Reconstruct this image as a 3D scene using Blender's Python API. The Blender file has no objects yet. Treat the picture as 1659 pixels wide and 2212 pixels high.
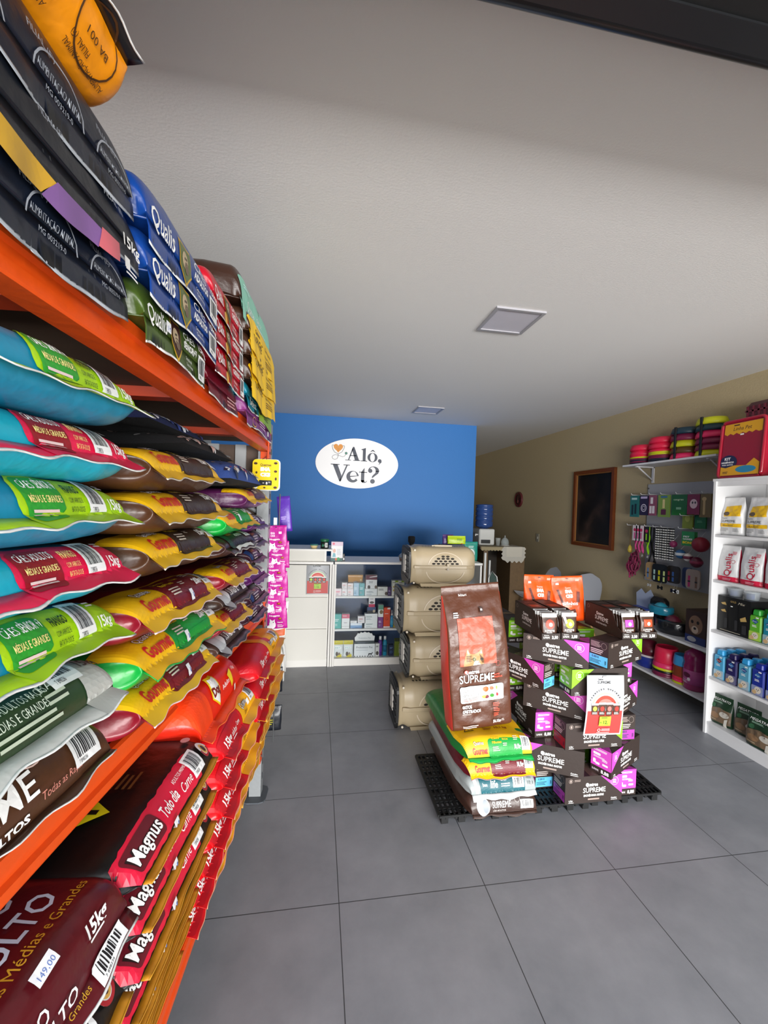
import bpy, math, random
from mathutils import Vector, Matrix, noise
from mathutils.geometry import tessellate_polygon
random.seed(7)
SC = bpy.context.scene
COL = SC.collection
PI = math.pi
# ------------------------------------------------------------------ camera
cam_d = bpy.data.cameras.new('camera'); cam = bpy.data.objects.new('camera', cam_d); COL.objects.link(cam)
cam_d.sensor_fit = 'VERTICAL'; cam_d.sensor_height = 24.0; cam_d.lens = 24.0 * 884.56 / 2212
cam_d.clip_start = 0.02
YAW, PITCH, ROLL = .1603, -.0149, .0327
_f = Vector((math.sin(YAW)*math.cos(PITCH), math.cos(YAW)*math.cos(PITCH), math.sin(PITCH)))
_r = Vector((math.cos(YAW), -math.sin(YAW), 0)); _u = _r.cross(_f)
_r2 = _r*math.cos(ROLL) + _u*math.sin(ROLL); _u2 = -_r*math.sin(ROLL) + _u*math.cos(ROLL)
cam.matrix_world = Matrix(((_r2.x,_u2.x,-_f.x,0),(_r2.y,_u2.y,-_f.y,0),(_r2.z,_u2.z,-_f.z,1.553),(0,0,0,1)))
SC.camera = cam
# ------------------------------------------------------------------ light and exposure
SC.view_settings.view_transform = 'Standard'; SC.view_settings.look = 'None'
SC.view_settings.exposure = -0.08; SC.view_settings.gamma = 1.0; SC.view_settings.use_curve_mapping = False
W = bpy.data.worlds.new('sky'); SC.world = W; W.use_nodes = True
W.node_tree.nodes['Background'].inputs[0].default_value = (.80, .88, 1.0, 1)
W.node_tree.nodes['Background'].inputs[1].default_value = 0.6
def area(name, loc, rot, sx, sy, power, col=(1,1,1), spread=180):
    d = bpy.data.lights.new(name, 'AREA'); d.shape = 'RECTANGLE'; d.size = sx; d.size_y = sy
    d.energy = power; d.color = col; d.spread = math.radians(spread)
    o = bpy.data.objects.new(name, d); COL.objects.link(o); o.location = loc; o.rotation_euler = rot
    return o
area('sunlit_facades_opposite', (1.4, -6.8, .75), (math.radians(90), 0, 0), 10.0, 1.5, 1850, (1.0, .985, .96))
area('sky_over_street', (1.2, -3.2, 4.4), (math.radians(50), 0, 0), 7.0, 3.0, 330, (.90, .95, 1.0))
# ------------------------------------------------------------------ materials
def lin(h):
    h = h.lstrip('#'); h = ''.join(x*2 for x in h) if len(h) == 3 else h; c = [int(h[i:i+2], 16)/255 for i in (0, 2, 4)]
    return tuple((x/12.92 if x <= .04045 else ((x+.055)/1.055)**2.4) for x in c) + (1,)
_M = {}
def M(col, rough=.55, metal=0., bump=0., bscale=60., spec=.5, var=0., trans=0., coat=0., alpha=1.):
    key = (col, rough, metal, bump, bscale, spec, var, trans, coat, alpha)
    if key in _M: return _M[key]
    m = bpy.data.materials.new('finish_' + col.lstrip('#')); m.use_nodes = True
    nt = m.node_tree; b = nt.nodes['Principled BSDF']
    b.inputs['Base Color'].default_value = lin(col); b.inputs['Roughness'].default_value = rough
    b.inputs['Metallic'].default_value = metal; b.inputs['Specular IOR Level'].default_value = spec
    if coat: b.inputs['Coat Weight'].default_value = coat; b.inputs['Coat Roughness'].default_value = .12
    if trans: b.inputs['Transmission Weight'].default_value = trans
    tc = None
    if bump or var:
        tc = nt.nodes.new('ShaderNodeTexCoord'); n = nt.nodes.new('ShaderNodeTexNoise')
        n.inputs['Scale'].default_value = bscale; n.inputs['Detail'].default_value = 4
        nt.links.new(tc.outputs['Object'], n.inputs['Vector'])
        if bump:
            bp = nt.nodes.new('ShaderNodeBump'); bp.inputs['Strength'].default_value = bump; bp.inputs['Distance'].default_value = .01
            nt.links.new(n.outputs['Fac'], bp.inputs['Height']); nt.links.new(bp.outputs['Normal'], b.inputs['Normal'])
        if var:
            mx = nt.nodes.new('ShaderNodeMix'); mx.data_type = 'RGBA'
            c = lin(col); mx.inputs['A'].default_value = tuple(min(1, x*(1-var)) for x in c[:3]) + (1,)
            mx.inputs['B'].default_value = tuple(min(1, x*(1+var)) for x in c[:3]) + (1,)
            nt.links.new(n.outputs['Fac'], mx.inputs['Factor']); nt.links.new(mx.outputs['Result'], b.inputs['Base Color'])
    if alpha < 1:
        tr = nt.nodes.new('ShaderNodeBsdfTransparent'); ms = nt.nodes.new('ShaderNodeMixShader'); ms.inputs[0].default_value = alpha
        out = nt.nodes['Material Output']
        nt.links.new(tr.outputs[0], ms.inputs[1]); nt.links.new(b.outputs[0], ms.inputs[2]); nt.links.new(ms.outputs[0], out.inputs['Surface'])
    _M[key] = m
    return m
def FILM(col, rough=.34): return M(col, rough, bump=.5, bscale=13., spec=.5)
def INK(col): return M(col, .42)
def CLOTH(col): return M(col, .85, bump=.3, bscale=300.)
def PLA(col, r=.35): return M(col, r)
def STEEL(col='#a9acae'): return M(col, .38, metal=.75)
def glass_thin(col='#dfe9ee', a=.10):
    k = ('glass', col, a)
    if k in _M: return _M[k]
    m = bpy.data.materials.new('clear_glass'); m.use_nodes = True; nt = m.node_tree
    nt.nodes.remove(nt.nodes['Principled BSDF'])
    tr = nt.nodes.new('ShaderNodeBsdfTransparent'); tr.inputs[0].default_value = lin(col)
    gl = nt.nodes.new('ShaderNodeBsdfGlossy'); gl.inputs['Roughness'].default_value = .03
    fr = nt.nodes.new('ShaderNodeFresnel'); fr.inputs['IOR'].default_value = 1.5
    ad = nt.nodes.new('ShaderNodeMath'); ad.operation = 'ADD'; ad.inputs[1].default_value = a - .04; ad.use_clamp = True
    ms = nt.nodes.new('ShaderNodeMixShader')
    nt.links.new(fr.outputs[0], ad.inputs[0]); nt.links.new(ad.outputs[0], ms.inputs[0]); nt.links.new(tr.outputs[0], ms.inputs[1])
    nt.links.new(gl.outputs[0], ms.inputs[2]); nt.links.new(ms.outputs[0], nt.nodes['Material Output'].inputs['Surface'])
    _M[k] = m; return m
# ------------------------------------------------------------------ mesh builder
class MB:
    def __init__(s): s.v = []; s.f = []; s.mi = []; s.sm = []; s.mats = []
    def m(s, mat):
        if mat not in s.mats: s.mats.append(mat)
        return s.mats.index(mat)
    def add(s, vs, fs, mat, smooth=False):
        b = len(s.v); k = s.m(mat); s.v += [tuple(p) for p in vs]
        for f in fs: s.f.append(tuple(b+i for i in f)); s.mi.append(k); s.sm.append(smooth)
        return s
    def box(s, c, d, mat, rz=0, bev=0., taper=1.):
        hx, hy, hz = d[0]/2, d[1]/2, d[2]/2
        if bev <= 0 and taper == 1.:
            P = [(x, y, z) for z in (-hz, hz) for x, y in ((-hx,-hy),(hx,-hy),(hx,hy),(-hx,hy))]
            F = [(3,2,1,0),(4,5,6,7),(0,1,5,4),(1,2,6,5),(2,3,7,6),(3,0,4,7)]
        else:
            b = min(bev, hx*.9, hy*.9, hz*.9); P = []; F = []
            L = [(-hz, b), (-hz+b, 0), (hz-b, 0), (hz, b)]
            for z, i in L:
                t = 1 + (taper-1)*(z+hz)/(2*hz); X = (hx)*t; Y = (hy)*t; q = max(b, 1e-4)
                P += [(-X+q, -Y+i, z), (X-q, -Y+i, z), (X-i, -Y+q, z), (X-i, Y-q, z), (X-q, Y-i, z), (-X+q, Y-i, z), (-X+i, Y-q, z), (-X+i, -Y+q, z)]
            for k in range(3):
                for j in range(8): F.append((k*8+j, k*8+(j+1) % 8, (k+1)*8+(j+1) % 8, (k+1)*8+j))
            F.append(tuple(range(7, -1, -1))); F.append(tuple(range(24, 32)))
        ca, sa = math.cos(rz), math.sin(rz)
        return s.add([(c[0]+x*ca-y*sa, c[1]+x*sa+y*ca, c[2]+z) for x, y, z in P], F, mat)
    def lathe(s, c, prof, mat, n=24, sx=1., sy=1., smooth=True, axis='z'):
        P = []; F = []
        for r, z in prof:
            for k in range(n):
                a = 2*PI*k/n; x, y, zz = r*math.cos(a)*sx, r*math.sin(a)*sy, z
                if axis == 'y': x, y, zz = x, zz, y
                if axis == 'x': x, y, zz = zz, x, y
                P.append((c[0]+x, c[1]+y, c[2]+zz))
        for i in range(len(prof)-1):
            for k in range(n): F.append((i*n+k, i*n+(k+1) % n, (i+1)*n+(k+1) % n, (i+1)*n+k))
        F.append(tuple(range(n-1, -1, -1))); F.append(tuple(range((len(prof)-1)*n, len(prof)*n)))
        return s.add(P, F, mat, smooth)
    def tube(s, pts, r, mat, n=8, closed=False):
        pts = [Vector(p) for p in pts]; P = []; F = []; N = len(pts)
        for i, p in enumerate(pts):
            a = pts[(i-1) % N] if (closed or i > 0) else p; b = pts[(i+1) % N] if (closed or i < N-1) else p
            t = (b-a).normalized(); up = Vector((0, 0, 1)) if abs(t.z) < .9 else Vector((1, 0, 0))
            x = t.cross(up).normalized(); y = x.cross(t)
            rr = r[i] if isinstance(r, (list, tuple)) else r
            for k in range(n):
                an = 2*PI*k/n; P.append(p + x*rr*math.cos(an) + y*rr*math.sin(an))
        for i in range(N if closed else N-1):
            j = (i+1) % N
            for k in range(n): F.append((i*n+k, i*n+(k+1) % n, j*n+(k+1) % n, j*n+k))
        if not closed: F.append(tuple(range(n-1, -1, -1))); F.append(tuple(range((N-1)*n, N*n)))
        return s.add(P, F, mat, True)
    def prism(s, poly, z0, z1, mat, plane='xy', c=(0, 0, 0)):
        n = len(poly); P = []
        for z in (z0, z1):
            for a, b in poly:
                q = {'xy': (a, b, z), 'xz': (a, z, b), 'yz': (z, a, b)}[plane]
                P.append((q[0]+c[0], q[1]+c[1], q[2]+c[2]))
        F = [tuple(range(n-1, -1, -1)), tuple(range(n, 2*n))] + [(i, (i+1) % n, n+(i+1) % n, n+i) for i in range(n)]
        return s.add(P, F, mat)
    def grid(s, P, nu, nv, mat, smooth=True, wrap=False):
        vs = [P(i/(nu if wrap else nu-1), j/(nv-1)) for j in range(nv) for i in range(nu)]
        F = []
        for j in range(nv-1):
            for i in range(nu if wrap else nu-1): F.append((j*nu+i, j*nu+(i+1) % nu, (j+1)*nu+(i+1) % nu, (j+1)*nu+i))
        return s.add(vs, F, mat, smooth)
    def build(s, name, parent=None, bevel=0, recalc=True):
        me = bpy.data.meshes.new(name); me.from_pydata(s.v, [], s.f)
        for m in s.mats: me.materials.append(m)
        me.polygons.foreach_set('material_index', s.mi); me.polygons.foreach_set('use_smooth', s.sm)
        me.update()
        o = bpy.data.objects.new(name, me); COL.objects.link(o)
        if parent: o.parent = parent
        if bevel:
            b = o.modifiers.new('bevel', 'BEVEL'); b.width = bevel; b.segments = 2; b.limit_method = 'ANGLE'
        return o
# ------------------------------------------------------------------ flat artwork, laid on any surface P(u, v, off)
def split(tris, L):
    out = []; st = list(tris)
    while st:
        a, b, c = st.pop()
        d = [((a[0]-b[0])**2+(a[1]-b[1])**2, 0), ((b[0]-c[0])**2+(b[1]-c[1])**2, 1), ((c[0]-a[0])**2+(c[1]-a[1])**2, 2)]
        m, k = max(d)
        if m > L*L:
            if k == 0: q = ((a[0]+b[0])/2, (a[1]+b[1])/2); st += [(a, q, c), (q, b, c)]
            elif k == 1: q = ((b[0]+c[0])/2, (b[1]+c[1])/2); st += [(a, b, q), (a, q, c)]
            else: q = ((a[0]+c[0])/2, (a[1]+c[1])/2); st += [(a, b, q), (q, b, c)]
        else: out.append((a, b, c))
    return out
def polytris(pts):
    return [tuple(pts[i] for i in t) for t in tessellate_polygon([[Vector((x, y, 0)) for x, y in pts]])]
_T = {}
def text_tris(body, bold=0., shear=0., res=2):
    k = (body, bold, shear)
    if k in _T: return _T[k]
    c = bpy.data.curves.new('lettering', 'FONT'); c.body = body; c.size = 1; c.resolution_u = res; c.offset = bold; c.shear = shear
    o = bpy.data.objects.new('lettering', c); me = o.to_mesh()
    me.calc_loop_triangles(); V = [(v.co.x, v.co.y) for v in me.vertices]
    tr = [tuple(V[i] for i in t.vertices) for t in me.loop_triangles]
    w = max([v[0] for v in V] or [0])
    o.to_mesh_clear(); bpy.data.objects.remove(o); bpy.data.curves.remove(c)
    _T[k] = (tr, w); return _T[k]
def ellp(u, v, a, b, n=20, a0=0., a1=2*PI): return [(u+a*math.cos(a0+(a1-a0)*k/n), v+b*math.sin(a0+(a1-a0)*k/n)) for k in range(n + (0 if a1-a0 > 6.28 else 1))]
def rrect(u0, v0, u1, v1, r, n=4):
    r = min(r, (u1-u0)/2, (v1-v0)/2); P = []
    for cx, cy, s in ((u1-r, v1-r, 0), (u0+r, v1-r, 1), (u0+r, v0+r, 2), (u1-r, v0+r, 3)):
        P += [(cx+r*math.cos(PI/2*(s+k/n)), cy+r*math.sin(PI/2*(s+k/n))) for k in range(n+1)]
    return P
# art items: R rectangle, Q rounded rectangle, E ellipse, P polygon, T text, L fine print lines, B barcode, G ring
def art(mb, P, items, Lm=.02, base=.0009, step=.00016):
    lay = 0
    def put(tris, col, extra=0):
        off = base + step*(lay+extra); vs = []; fs = []
        for t in split(tris, Lm):
            b = len(vs); vs += [P(q[0], q[1], off) for q in t]; fs.append((b, b+1, b+2))
        mb.add(vs, fs, col if not isinstance(col, str) else INK(col), True)
    for it in items:
        k = it[0]
        if k == 'R': put(polytris([(it[1], it[2]), (it[3], it[2]), (it[3], it[4]), (it[1], it[4])]), it[5])
        elif k == 'Q': put(polytris(rrect(*it[1:5], it[6])), it[5])
        elif k == 'E': put(polytris(ellp(*it[1:5])), it[5])
        elif k == 'P': put(polytris(it[1]), it[2])
        elif k == 'G':
            u, v, a, b, t, col = it[1:7]; a0, a1 = (it[7], it[8]) if len(it) > 7 else (0, 2*PI); n = 22; tr = []
            for i in range(n):
                p, q = a0+(a1-a0)*i/n, a0+(a1-a0)*(i+1)/n
                A = (u+a*math.cos(p), v+b*math.sin(p)); B = (u+a*math.cos(q), v+b*math.sin(q))
                C = (u+(a-t)*math.cos(q), v+(b-t)*math.sin(q)); D = (u+(a-t)*math.cos(p), v+(b-t)*math.sin(p)); tr += [(A, B, C), (A, C, D)]
            put(tr, col)
        elif k == 'T':
            u, v, size, body, col = it[1:6]; o = it[6] if len(it) > 6 else {}
            tr, w = text_tris(body, o.get('b', 0.), o.get('i', 0.)); sx = o.get('sx', 1.)*size
            if 'fit' in o and w > 0: sx = o['fit']/w
            al = {'l': 0, 'c': -.5, 'r': -1}[o.get('a', 'l')]*w; rot = o.get('rot', 0.); ca, sa = math.cos(rot), math.sin(rot)
            def f(q):
                x, y = (q[0]+al)*sx, q[1]*size
                return (u+x*ca-y*sa, v+x*sa+y*ca)
            put([tuple(f(q) for q in t) for t in tr], col)
        elif k == 'L':
            u, v, w, n, pitch, col = it[1:7]; rnd = random.Random(int(u*1e4)+int(v*1e4)); tr = []
            for i in range(n):
                ww = w*rnd.uniform(.7, 1); tr += polytris([(u, v-i*pitch), (u+ww, v-i*pitch), (u+ww, v-i*pitch+pitch*.45), (u, v-i*pitch+pitch*.45)])
            put(tr, col)
        elif k == 'B':
            u, v, w, h = it[1:5]; fg = it[5] if len(it) > 5 else '#17181c'; bg = it[6] if len(it) > 6 else '#f1f2f2'
            put(polytris([(u, v), (u+w, v), (u+w, v+h), (u, v+h)]), bg)
            x = u+w*.12; rnd = random.Random(3); tr = []
            while x < u+w*.88:
                bw = w*rnd.choice((.018, .03, .045)); tr += polytris([(x, v+h*.25), (x+bw, v+h*.25), (x+bw, v+h*.88), (x, v+h*.88)]); x += bw+w*rnd.choice((.016, .024, .04))
            tr += [tuple((u+w*.14+q[0]*w*.085, v+h*.07+q[1]*h*.17) for q in t) for t in text_tris('7 898236')[0]]
            put(tr, fg, 1)
        lay += 2 if k in 'RQP' else .5
def plane_map(o, ex, ey):
    o, ex, ey = Vector(o), Vector(ex).normalized(), Vector(ey).normalized(); n = ex.cross(ey)
    return lambda u, v, off=0.: o + ex*u + ey*v + n*off
# ------------------------------------------------------------------ naming
def tag(o, label=None, cat=None, group=None, kind=None):
    if label: o['label'] = label
    if cat: o['category'] = cat
    if group: o['group'] = group
    if kind: o['kind'] = kind
    return o
def thing(name, label, cat, loc=(0, 0, 0), rz=0., group=None, rx=0., ry=0., sc=None):
    o = bpy.data.objects.new(name, None); COL.objects.link(o); o.empty_display_size = .05
    o.location = loc; o.rotation_mode = 'ZYX' if False else 'XYZ'; o.rotation_euler = (rx, ry, rz)
    if sc: o.scale = sc
    return tag(o, label, cat, group)
def dup(root, loc, rz=0., label=None, cat=None, group=None, rx=0., ry=0., sc=None):
    r = root.copy(); COL.objects.link(r); r.location = loc; r.rotation_euler = (rx, ry, rz)
    if sc: r.scale = sc
    if label: r['label'] = label
    if cat: r['category'] = cat
    if group: r['group'] = group
    for ch in list(root.children):
        c = ch.copy(); COL.objects.link(c); c.parent = r
        for g in list(ch.children):
            d = g.copy(); COL.objects.link(d); d.parent = c
    return r
class Kind:          # first call moves the prototype itself, later calls copy it
    def __init__(s, root): s.root = root; s.used = False
    def put(s, label, loc, rz=0., group=None, rx=0., ry=0., sc=None):
        if not s.used:
            s.used = True; o = s.root; o.location = loc; o.rotation_euler = (rx, ry, rz)
            if sc: o.scale = sc
            o['label'] = label
            if group: o['group'] = group
            return o
        return dup(s.root, loc, rz, label, None, group, rx, ry, sc or (1, 1, 1))
def struct(name, mb, **k):
    o = mb.build(name, **k); o['kind'] = 'structure'; return o
# ------------------------------------------------------------------ room shell
ZC = 2.65; XR = 3.235; XL = -1.28; YB = 8.3
def floor_mat():
    m = bpy.data.materials.new('grey_porcelain_tile'); m.use_nodes = True; nt = m.node_tree; b = nt.nodes['Principled BSDF']
    tc = nt.nodes.new('ShaderNodeTexCoord'); sp = nt.nodes.new('ShaderNodeSeparateXYZ'); nt.links.new(tc.outputs['Object'], sp.inputs[0])
    def mth(op, a, bb=None):
        n = nt.nodes.new('ShaderNodeMath'); n.operation = op
        for i, q in enumerate((a, bb)):
            if q is None: continue
            if isinstance(q, (int, float)): n.inputs[i].default_value = q
            else: nt.links.new(q, n.inputs[i])
        return n.outputs[0]
    ln = []
    for ax, o in (('X', .127), ('Y', 1.573)):
        t = mth('DIVIDE', mth('SUBTRACT', sp.outputs[ax], o), .6); t = mth('FRACT', mth('ADD', t, 50.5)); t = mth('ABSOLUTE', mth('SUBTRACT', t, .5))
        ln.append(mth('LESS_THAN', t, .0028))
    g = mth('MAXIMUM', ln[0], ln[1])
    n1 = nt.nodes.new('ShaderNodeTexNoise'); n1.inputs['Scale'].default_value = 3.2; n1.inputs['Detail'].default_value = 7; n1.inputs['Roughness'].default_value = .65
    nt.links.new(tc.outputs['Object'], n1.inputs['Vector'])
    cr = nt.nodes.new('ShaderNodeValToRGB'); cr.color_ramp.elements[0].position = .3; cr.color_ramp.elements[1].position = .72
    cr.color_ramp.elements[0].color = lin('#808287'); cr.color_ramp.elements[1].color = lin('#96979c'); nt.links.new(n1.outputs['Fac'], cr.inputs[0])
    mx = nt.nodes.new('ShaderNodeMix'); mx.data_type = 'RGBA'; nt.links.new(g, mx.inputs['Factor']); nt.links.new(cr.outputs[0], mx.inputs['A'])
    mx.inputs['B'].default_value = lin('#3c3d3f'); nt.links.new(mx.outputs['Result'], b.inputs['Base Color'])
    n2 = nt.nodes.new('ShaderNodeTexNoise'); n2.inputs['Scale'].default_value = 9; nt.links.new(tc.outputs['Object'], n2.inputs['Vector'])
    nt.links.new(mth('ADD', mth('MULTIPLY', n2.outputs['Fac'], .16), .36), b.inputs['Roughness'])
    b.inputs['Specular IOR Level'].default_value = .4
    bp = nt.nodes.new('ShaderNodeBump'); bp.inputs['Strength'].default_value = .5; bp.inputs['Distance'].default_value = .002; bp.invert = True
    nt.links.new(g, bp.inputs['Height']); nt.links.new(bp.outputs['Normal'], b.inputs['Normal'])
    return m
struct('floor', MB().box(((XL+XR)/2, (YB-.3)/2, -.05), (XR-XL+.2, YB+.5, .1), floor_mat()))
struct('ceiling', MB().box(((XL+XR)/2, (YB-.1)/2, ZC+.05), (XR-XL+.2, YB+.2, .1), M('#dedddc', .75, bump=.1, bscale=120)))
WALL = M('#b0a07e', .85, bump=.15, bscale=90, var=.07)
struct('wall_right', MB().box((XR+.05, YB/2, ZC/2), (.1, YB+.4, ZC), WALL))
struct('wall_left', MB().box((XL-.05, YB/2, ZC/2), (.1, YB+.4, ZC), M('#b9b4a8', .85, bump=.15, bscale=90)))
struct('wall_back', MB().box(((XL+XR)/2, YB+.05, ZC/2), (XR-XL+.2, .1, ZC), WALL))
struct('wall_blue', MB().box(((XL+2.04)/2, 5.17+.06, ZC/2), (2.04-XL, .12, ZC-.002), M('#1b66aa', .6, bump=.12, bscale=110)))
struct('wall_unseen_lintel', MB().box(((XL+XR)/2, -.25, 2.52), (XR-XL+.2, .2, .36), M('#c9c6bf', .8)))  # unseen lintel added low over the opening to shade the front of the ceiling
# pavement outside the shop front and the black shutter box over the opening
struct('ground_pavement', MB().box((1.2, -3.3, -.06), (14, 6, .08), M('#b5b2aa', .9)))
sh = MB(); sh.box((.98, .36, 2.585), (4.4, .74, .13), M('#111214', .5)); sh.box((.98, .715, 2.525), (4.4, .05, .02), M('#1b1c1f', .35))
_sb = thing('shutter_box', 'black roller shutter housing across the shop entrance at the ceiling', 'shutter'); sh.build('housing', _sb)
sr = MB(); sr.tube([(-1.2, .76, 2.555), (3.2, .76, 2.555)], .022, M('#202226', .3), 12); sr.build('rail', _sb)
# recessed ceiling lights (switched off)
def ceil_light(x, y, w, label):
    t = thing('ceiling_light', label, 'ceiling light', (x, y, ZC), 0, 'square recessed ceiling lights')
    f = MB(); h = w/2; e = .018
    for c, d in (((0, h-e/2, -.004), (w, e, .012)), ((0, -h+e/2, -.004), (w, e, .012)), ((h-e/2, 0, -.004), (e, w-2*e, .012)), ((-h+e/2, 0, -.004), (e, w-2*e, .012))): f.box(c, d, M('#9d9ca2', .4))
    f.build('frame', t); MB().box((0, 0, -.002), (w-2*e, w-2*e, .006), M('#c3c1cc', .35, var=.05, bscale=8)).build('diffuser', t)
ceil_light(1.065, 2.247, .29, 'square white ceiling light panel nearer the entrance')
ceil_light(1.192, 4.50, .295, 'square white ceiling light panel close to the blue wall')
import bisect
# ------------------------------------------------------------------ oval wall sign on the blue wall
def px(x, y): return ((x-834)*.000704, (518-y)*.000693)
def PX(*p): return [px(*q) for q in p]
def rectp(x0, y0, x1, y1): return PX((x0, y1), (x1, y1), (x1, y0), (x0, y0))
def cres(cx, cy, a, b, dx, dy, c, d, a0, a1, n=26):
    o = [px(cx+a*math.cos(t), cy-b*math.sin(t)) for t in [a0+(a1-a0)*k/n for k in range(n+1)]]
    i = [px(dx+c*math.cos(t), dy-d*math.sin(t)) for t in [a0+(a1-a0)*k/n for k in range(n+1)]]
    return [(o[k], o[k+1], i[k+1]) for k in range(n)] + [(o[k], i[k+1], i[k]) for k in range(n)]
t = thing('wall_sign', 'white oval sign with dark blue lettering and an orange heart on the blue wall', 'sign', (.475, 5.166, 2.075))
pl = MB(); rim = ellp(0, 0, .522, .313, 64)
pl.prism([(a, b) for a, b in rim], -.008, 0, M('#f1f0f0', .35), 'xz', (0, 0, 0)); pl.v = [(x, y, z) for x, y, z in pl.v]
NV = '#16243c'; PM = plane_map((0, -.0085, 0), (1, 0, 0), (0, 0, 1))
def addtr(mb, tris, col, off):
    vs = []; fs = []
    for tr in tris: b = len(vs); vs += [PM(q[0], q[1], off) for q in tr]; fs.append((b, b+1, b+2))
    mb.add(vs, fs, col)
pl.build('plate', t)
lt = MB(); ik = M(NV, .4)
for P_ in (PX((748,218),(770,222),(862,460),(786,460),(728,262)), PX((738,240),(752,262),(682,460),(662,460)), rectp(690,371,808,386), rectp(613,456,716,467), rectp(758,457,881,470),
           PX((898,257),(978,227),(978,466),(925,466),(925,272),(898,266)), rectp(892,460,1006,473), PX((1055,298),(1096,256),(1114,256),(1152,296),(1148,300),(1105,277),(1058,301)),
           PX((1269,450),(1268,478),(1220,523),(1215,515),(1242,478)), PX((395,548),(480,548),(556,745),(542,853),(520,853)), PX((640,552),(664,552),(546,853),(520,853),(530,820)), rectp(361,543,516,557), rectp(587,546,698,560),
           PX((705,748),(851,736),(851,746),(705,768)), rectp(868,664,1014,679), PX((905,670),(965,590),(965,835),(935,860),(905,835)),
           PX((905,815),(912,848),(940,864),(975,864),(1005,850),(1018,826),(1010,822),(998,840),(980,845),(967,835),(965,815)),
           PX((1231,640),(1215,685),(1160,728),(1116,768),(1100,768),(1102,742),(1125,712),(1164,672),(1168,635))): addtr(lt, polytris(P_), ik, .001)
addtr(lt, cres(1102,395,92,84,1102,395,42,76,0,2*PI), ik, .001)
for c in ((1235,452,34),(1115,830,43),(1070,640,38)): addtr(lt, polytris([px(c[0]+c[2]*math.cos(k/18*2*PI), c[1]+c[2]*math.sin(k/18*2*PI)) for k in range(18)]), ik, .0012)
addtr(lt, cres(755,760,112,106,768,742,60,78,.12,5.65), ik, .001)
addtr(lt, cres(1130,640,101,84,1112,645,56,76,-.1,3.3), ik, .001)
lt.build('lettering', t)
lo = MB(); og = M('#d98d2b', .45)
heart = [(16*math.sin(a)**3, 13*math.cos(a)-5*math.cos(2*a)-2*math.cos(3*a)-math.cos(4*a)) for a in [2*PI*k/40 for k in range(40)]]
addtr(lo, polytris([px(485+x*5.2, 250-y*5.6) for x, y in heart]), og, .001)
def stroke(pts, w, col, off=.0015):
    for (a, b), (c, d) in zip(pts, pts[1:]):
        L = math.hypot(c-a, d-b) or 1; nx, ny = -(d-b)/L*w/2, (c-a)/L*w/2
        addtr(lo, polytris([px(a+nx, b+ny), px(c+nx, d+ny), px(c-nx, d-ny), px(a-nx, b-ny)]), col, off)
dk = M('#2a2c33', .4)
stroke([(405,212),(385,202),(376,215),(385,270),(420,330),(485,362),(550,325),(585,260),(596,220),(585,208),(560,214)], 7, dk)
stroke([(485,362),(487,400),(470,445),(430,465),(392,450),(380,420),(400,390),(440,376),(500,388),(560,408),(600,398),(618,365)], 6, dk)
stroke([(450,240),(480,270),(500,300),(470,295),(495,255),(530,295)], 2.5, M('#9b601b', .5))
addtr(lo, polytris([px(627+24*math.cos(k/16*2*PI), 342+24*math.sin(k/16*2*PI)) for k in range(16)]), dk, .0013)
addtr(lo, polytris([px(627+16*math.cos(k/16*2*PI), 342+16*math.sin(k/16*2*PI)) for k in range(16)]), M('#2f8f74', .4), .002)
lo.build('heart_emblem', t)
# ------------------------------------------------------------------ storage rack
RO = Vector((-.255, 2.17, 0)); RA = math.radians(4.2)
FX = Vector((math.sin(RA), math.cos(RA), 0))      # along the rack towards the back of the shop
FY = Vector((-math.cos(RA), math.sin(RA), 0))     # into the rack
RZ = math.pi/2 - RA
def rp(s, d, z): return RO - FX*s + FY*(-d) + Vector((0, 0, z))     # s from the far end, d overhang to the aisle
ORG = M('#e2500f', .42, bump=.1, bscale=40)
rack = thing('storage_rack', 'orange and grey steel storage rack loaded with pet food bags along the left', 'rack', RO, RZ)
def beam(s0, s1, z0, z1, h, dep, name='beam', mat=ORG):
    # stepped front profile, in rack-local axes (x along, y into the rack)
    prof = [(0, -h), (-.002, -h+.004), (-.002, -h*.72), (.006, -h*.66), (.006, -h*.42), (-.002, -h*.36), (-.002, -.004), (.004, 0), (.018, 0), (.018, -.014), (.045, -.014), (.045, -h)]
    mb = MB(); P = []
    for s, z in ((s0, z0), (s1, z1)):
        for y, dz in prof: P.append((-s, y+dep, z+dz))
    n = len(prof); F = [(i, (i+1) % n, n+(i+1) % n, n+i) for i in range(n)] + [tuple(range(n-1, -1, -1)), tuple(range(n, 2*n))]
    mb.add(P, F, mat)
    o = mb.build(name, rack)
    return o
def plate(s, z, h, dep=0., mat=ORG):
    mb = MB(); mb.box((-s, dep-.002, z), (.05, .006, h), mat); mb.box((-s+.024, dep+.02, z), (.004, .05, h), mat)
    for k in (-.3, 0, .3): mb.lathe((-s, dep-.005, z+k*h), [(.006, -.003), (.006, .002)], STEEL('#5a5a5a'), 8, axis='y')
    mb.build('end_plate', rack)
beam(.0, 1.98, 1.882, 1.884, .072, 0.); beam(.0, 1.98, 1.882, 1.884, .072, .75)
beam(.0, 1.98, 1.024, 1.124, .068, 0.); beam(.0, 1.98, 1.024, 1.124, .068, .75)
beam(.0, 1.98, .345, .285, .07, .0); beam(.0, 1.98, .345, .285, .07, .75)
plate(.01, 1.845, .14); plate(.01, .985, .14); plate(.01, .29, .15)
for s in (.35, .95, 1.5):
    MB().box((-s, .4, 1.845), (.05, .72, .03), M('#a8330d', .5)).build('cross_bar', rack)
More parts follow.
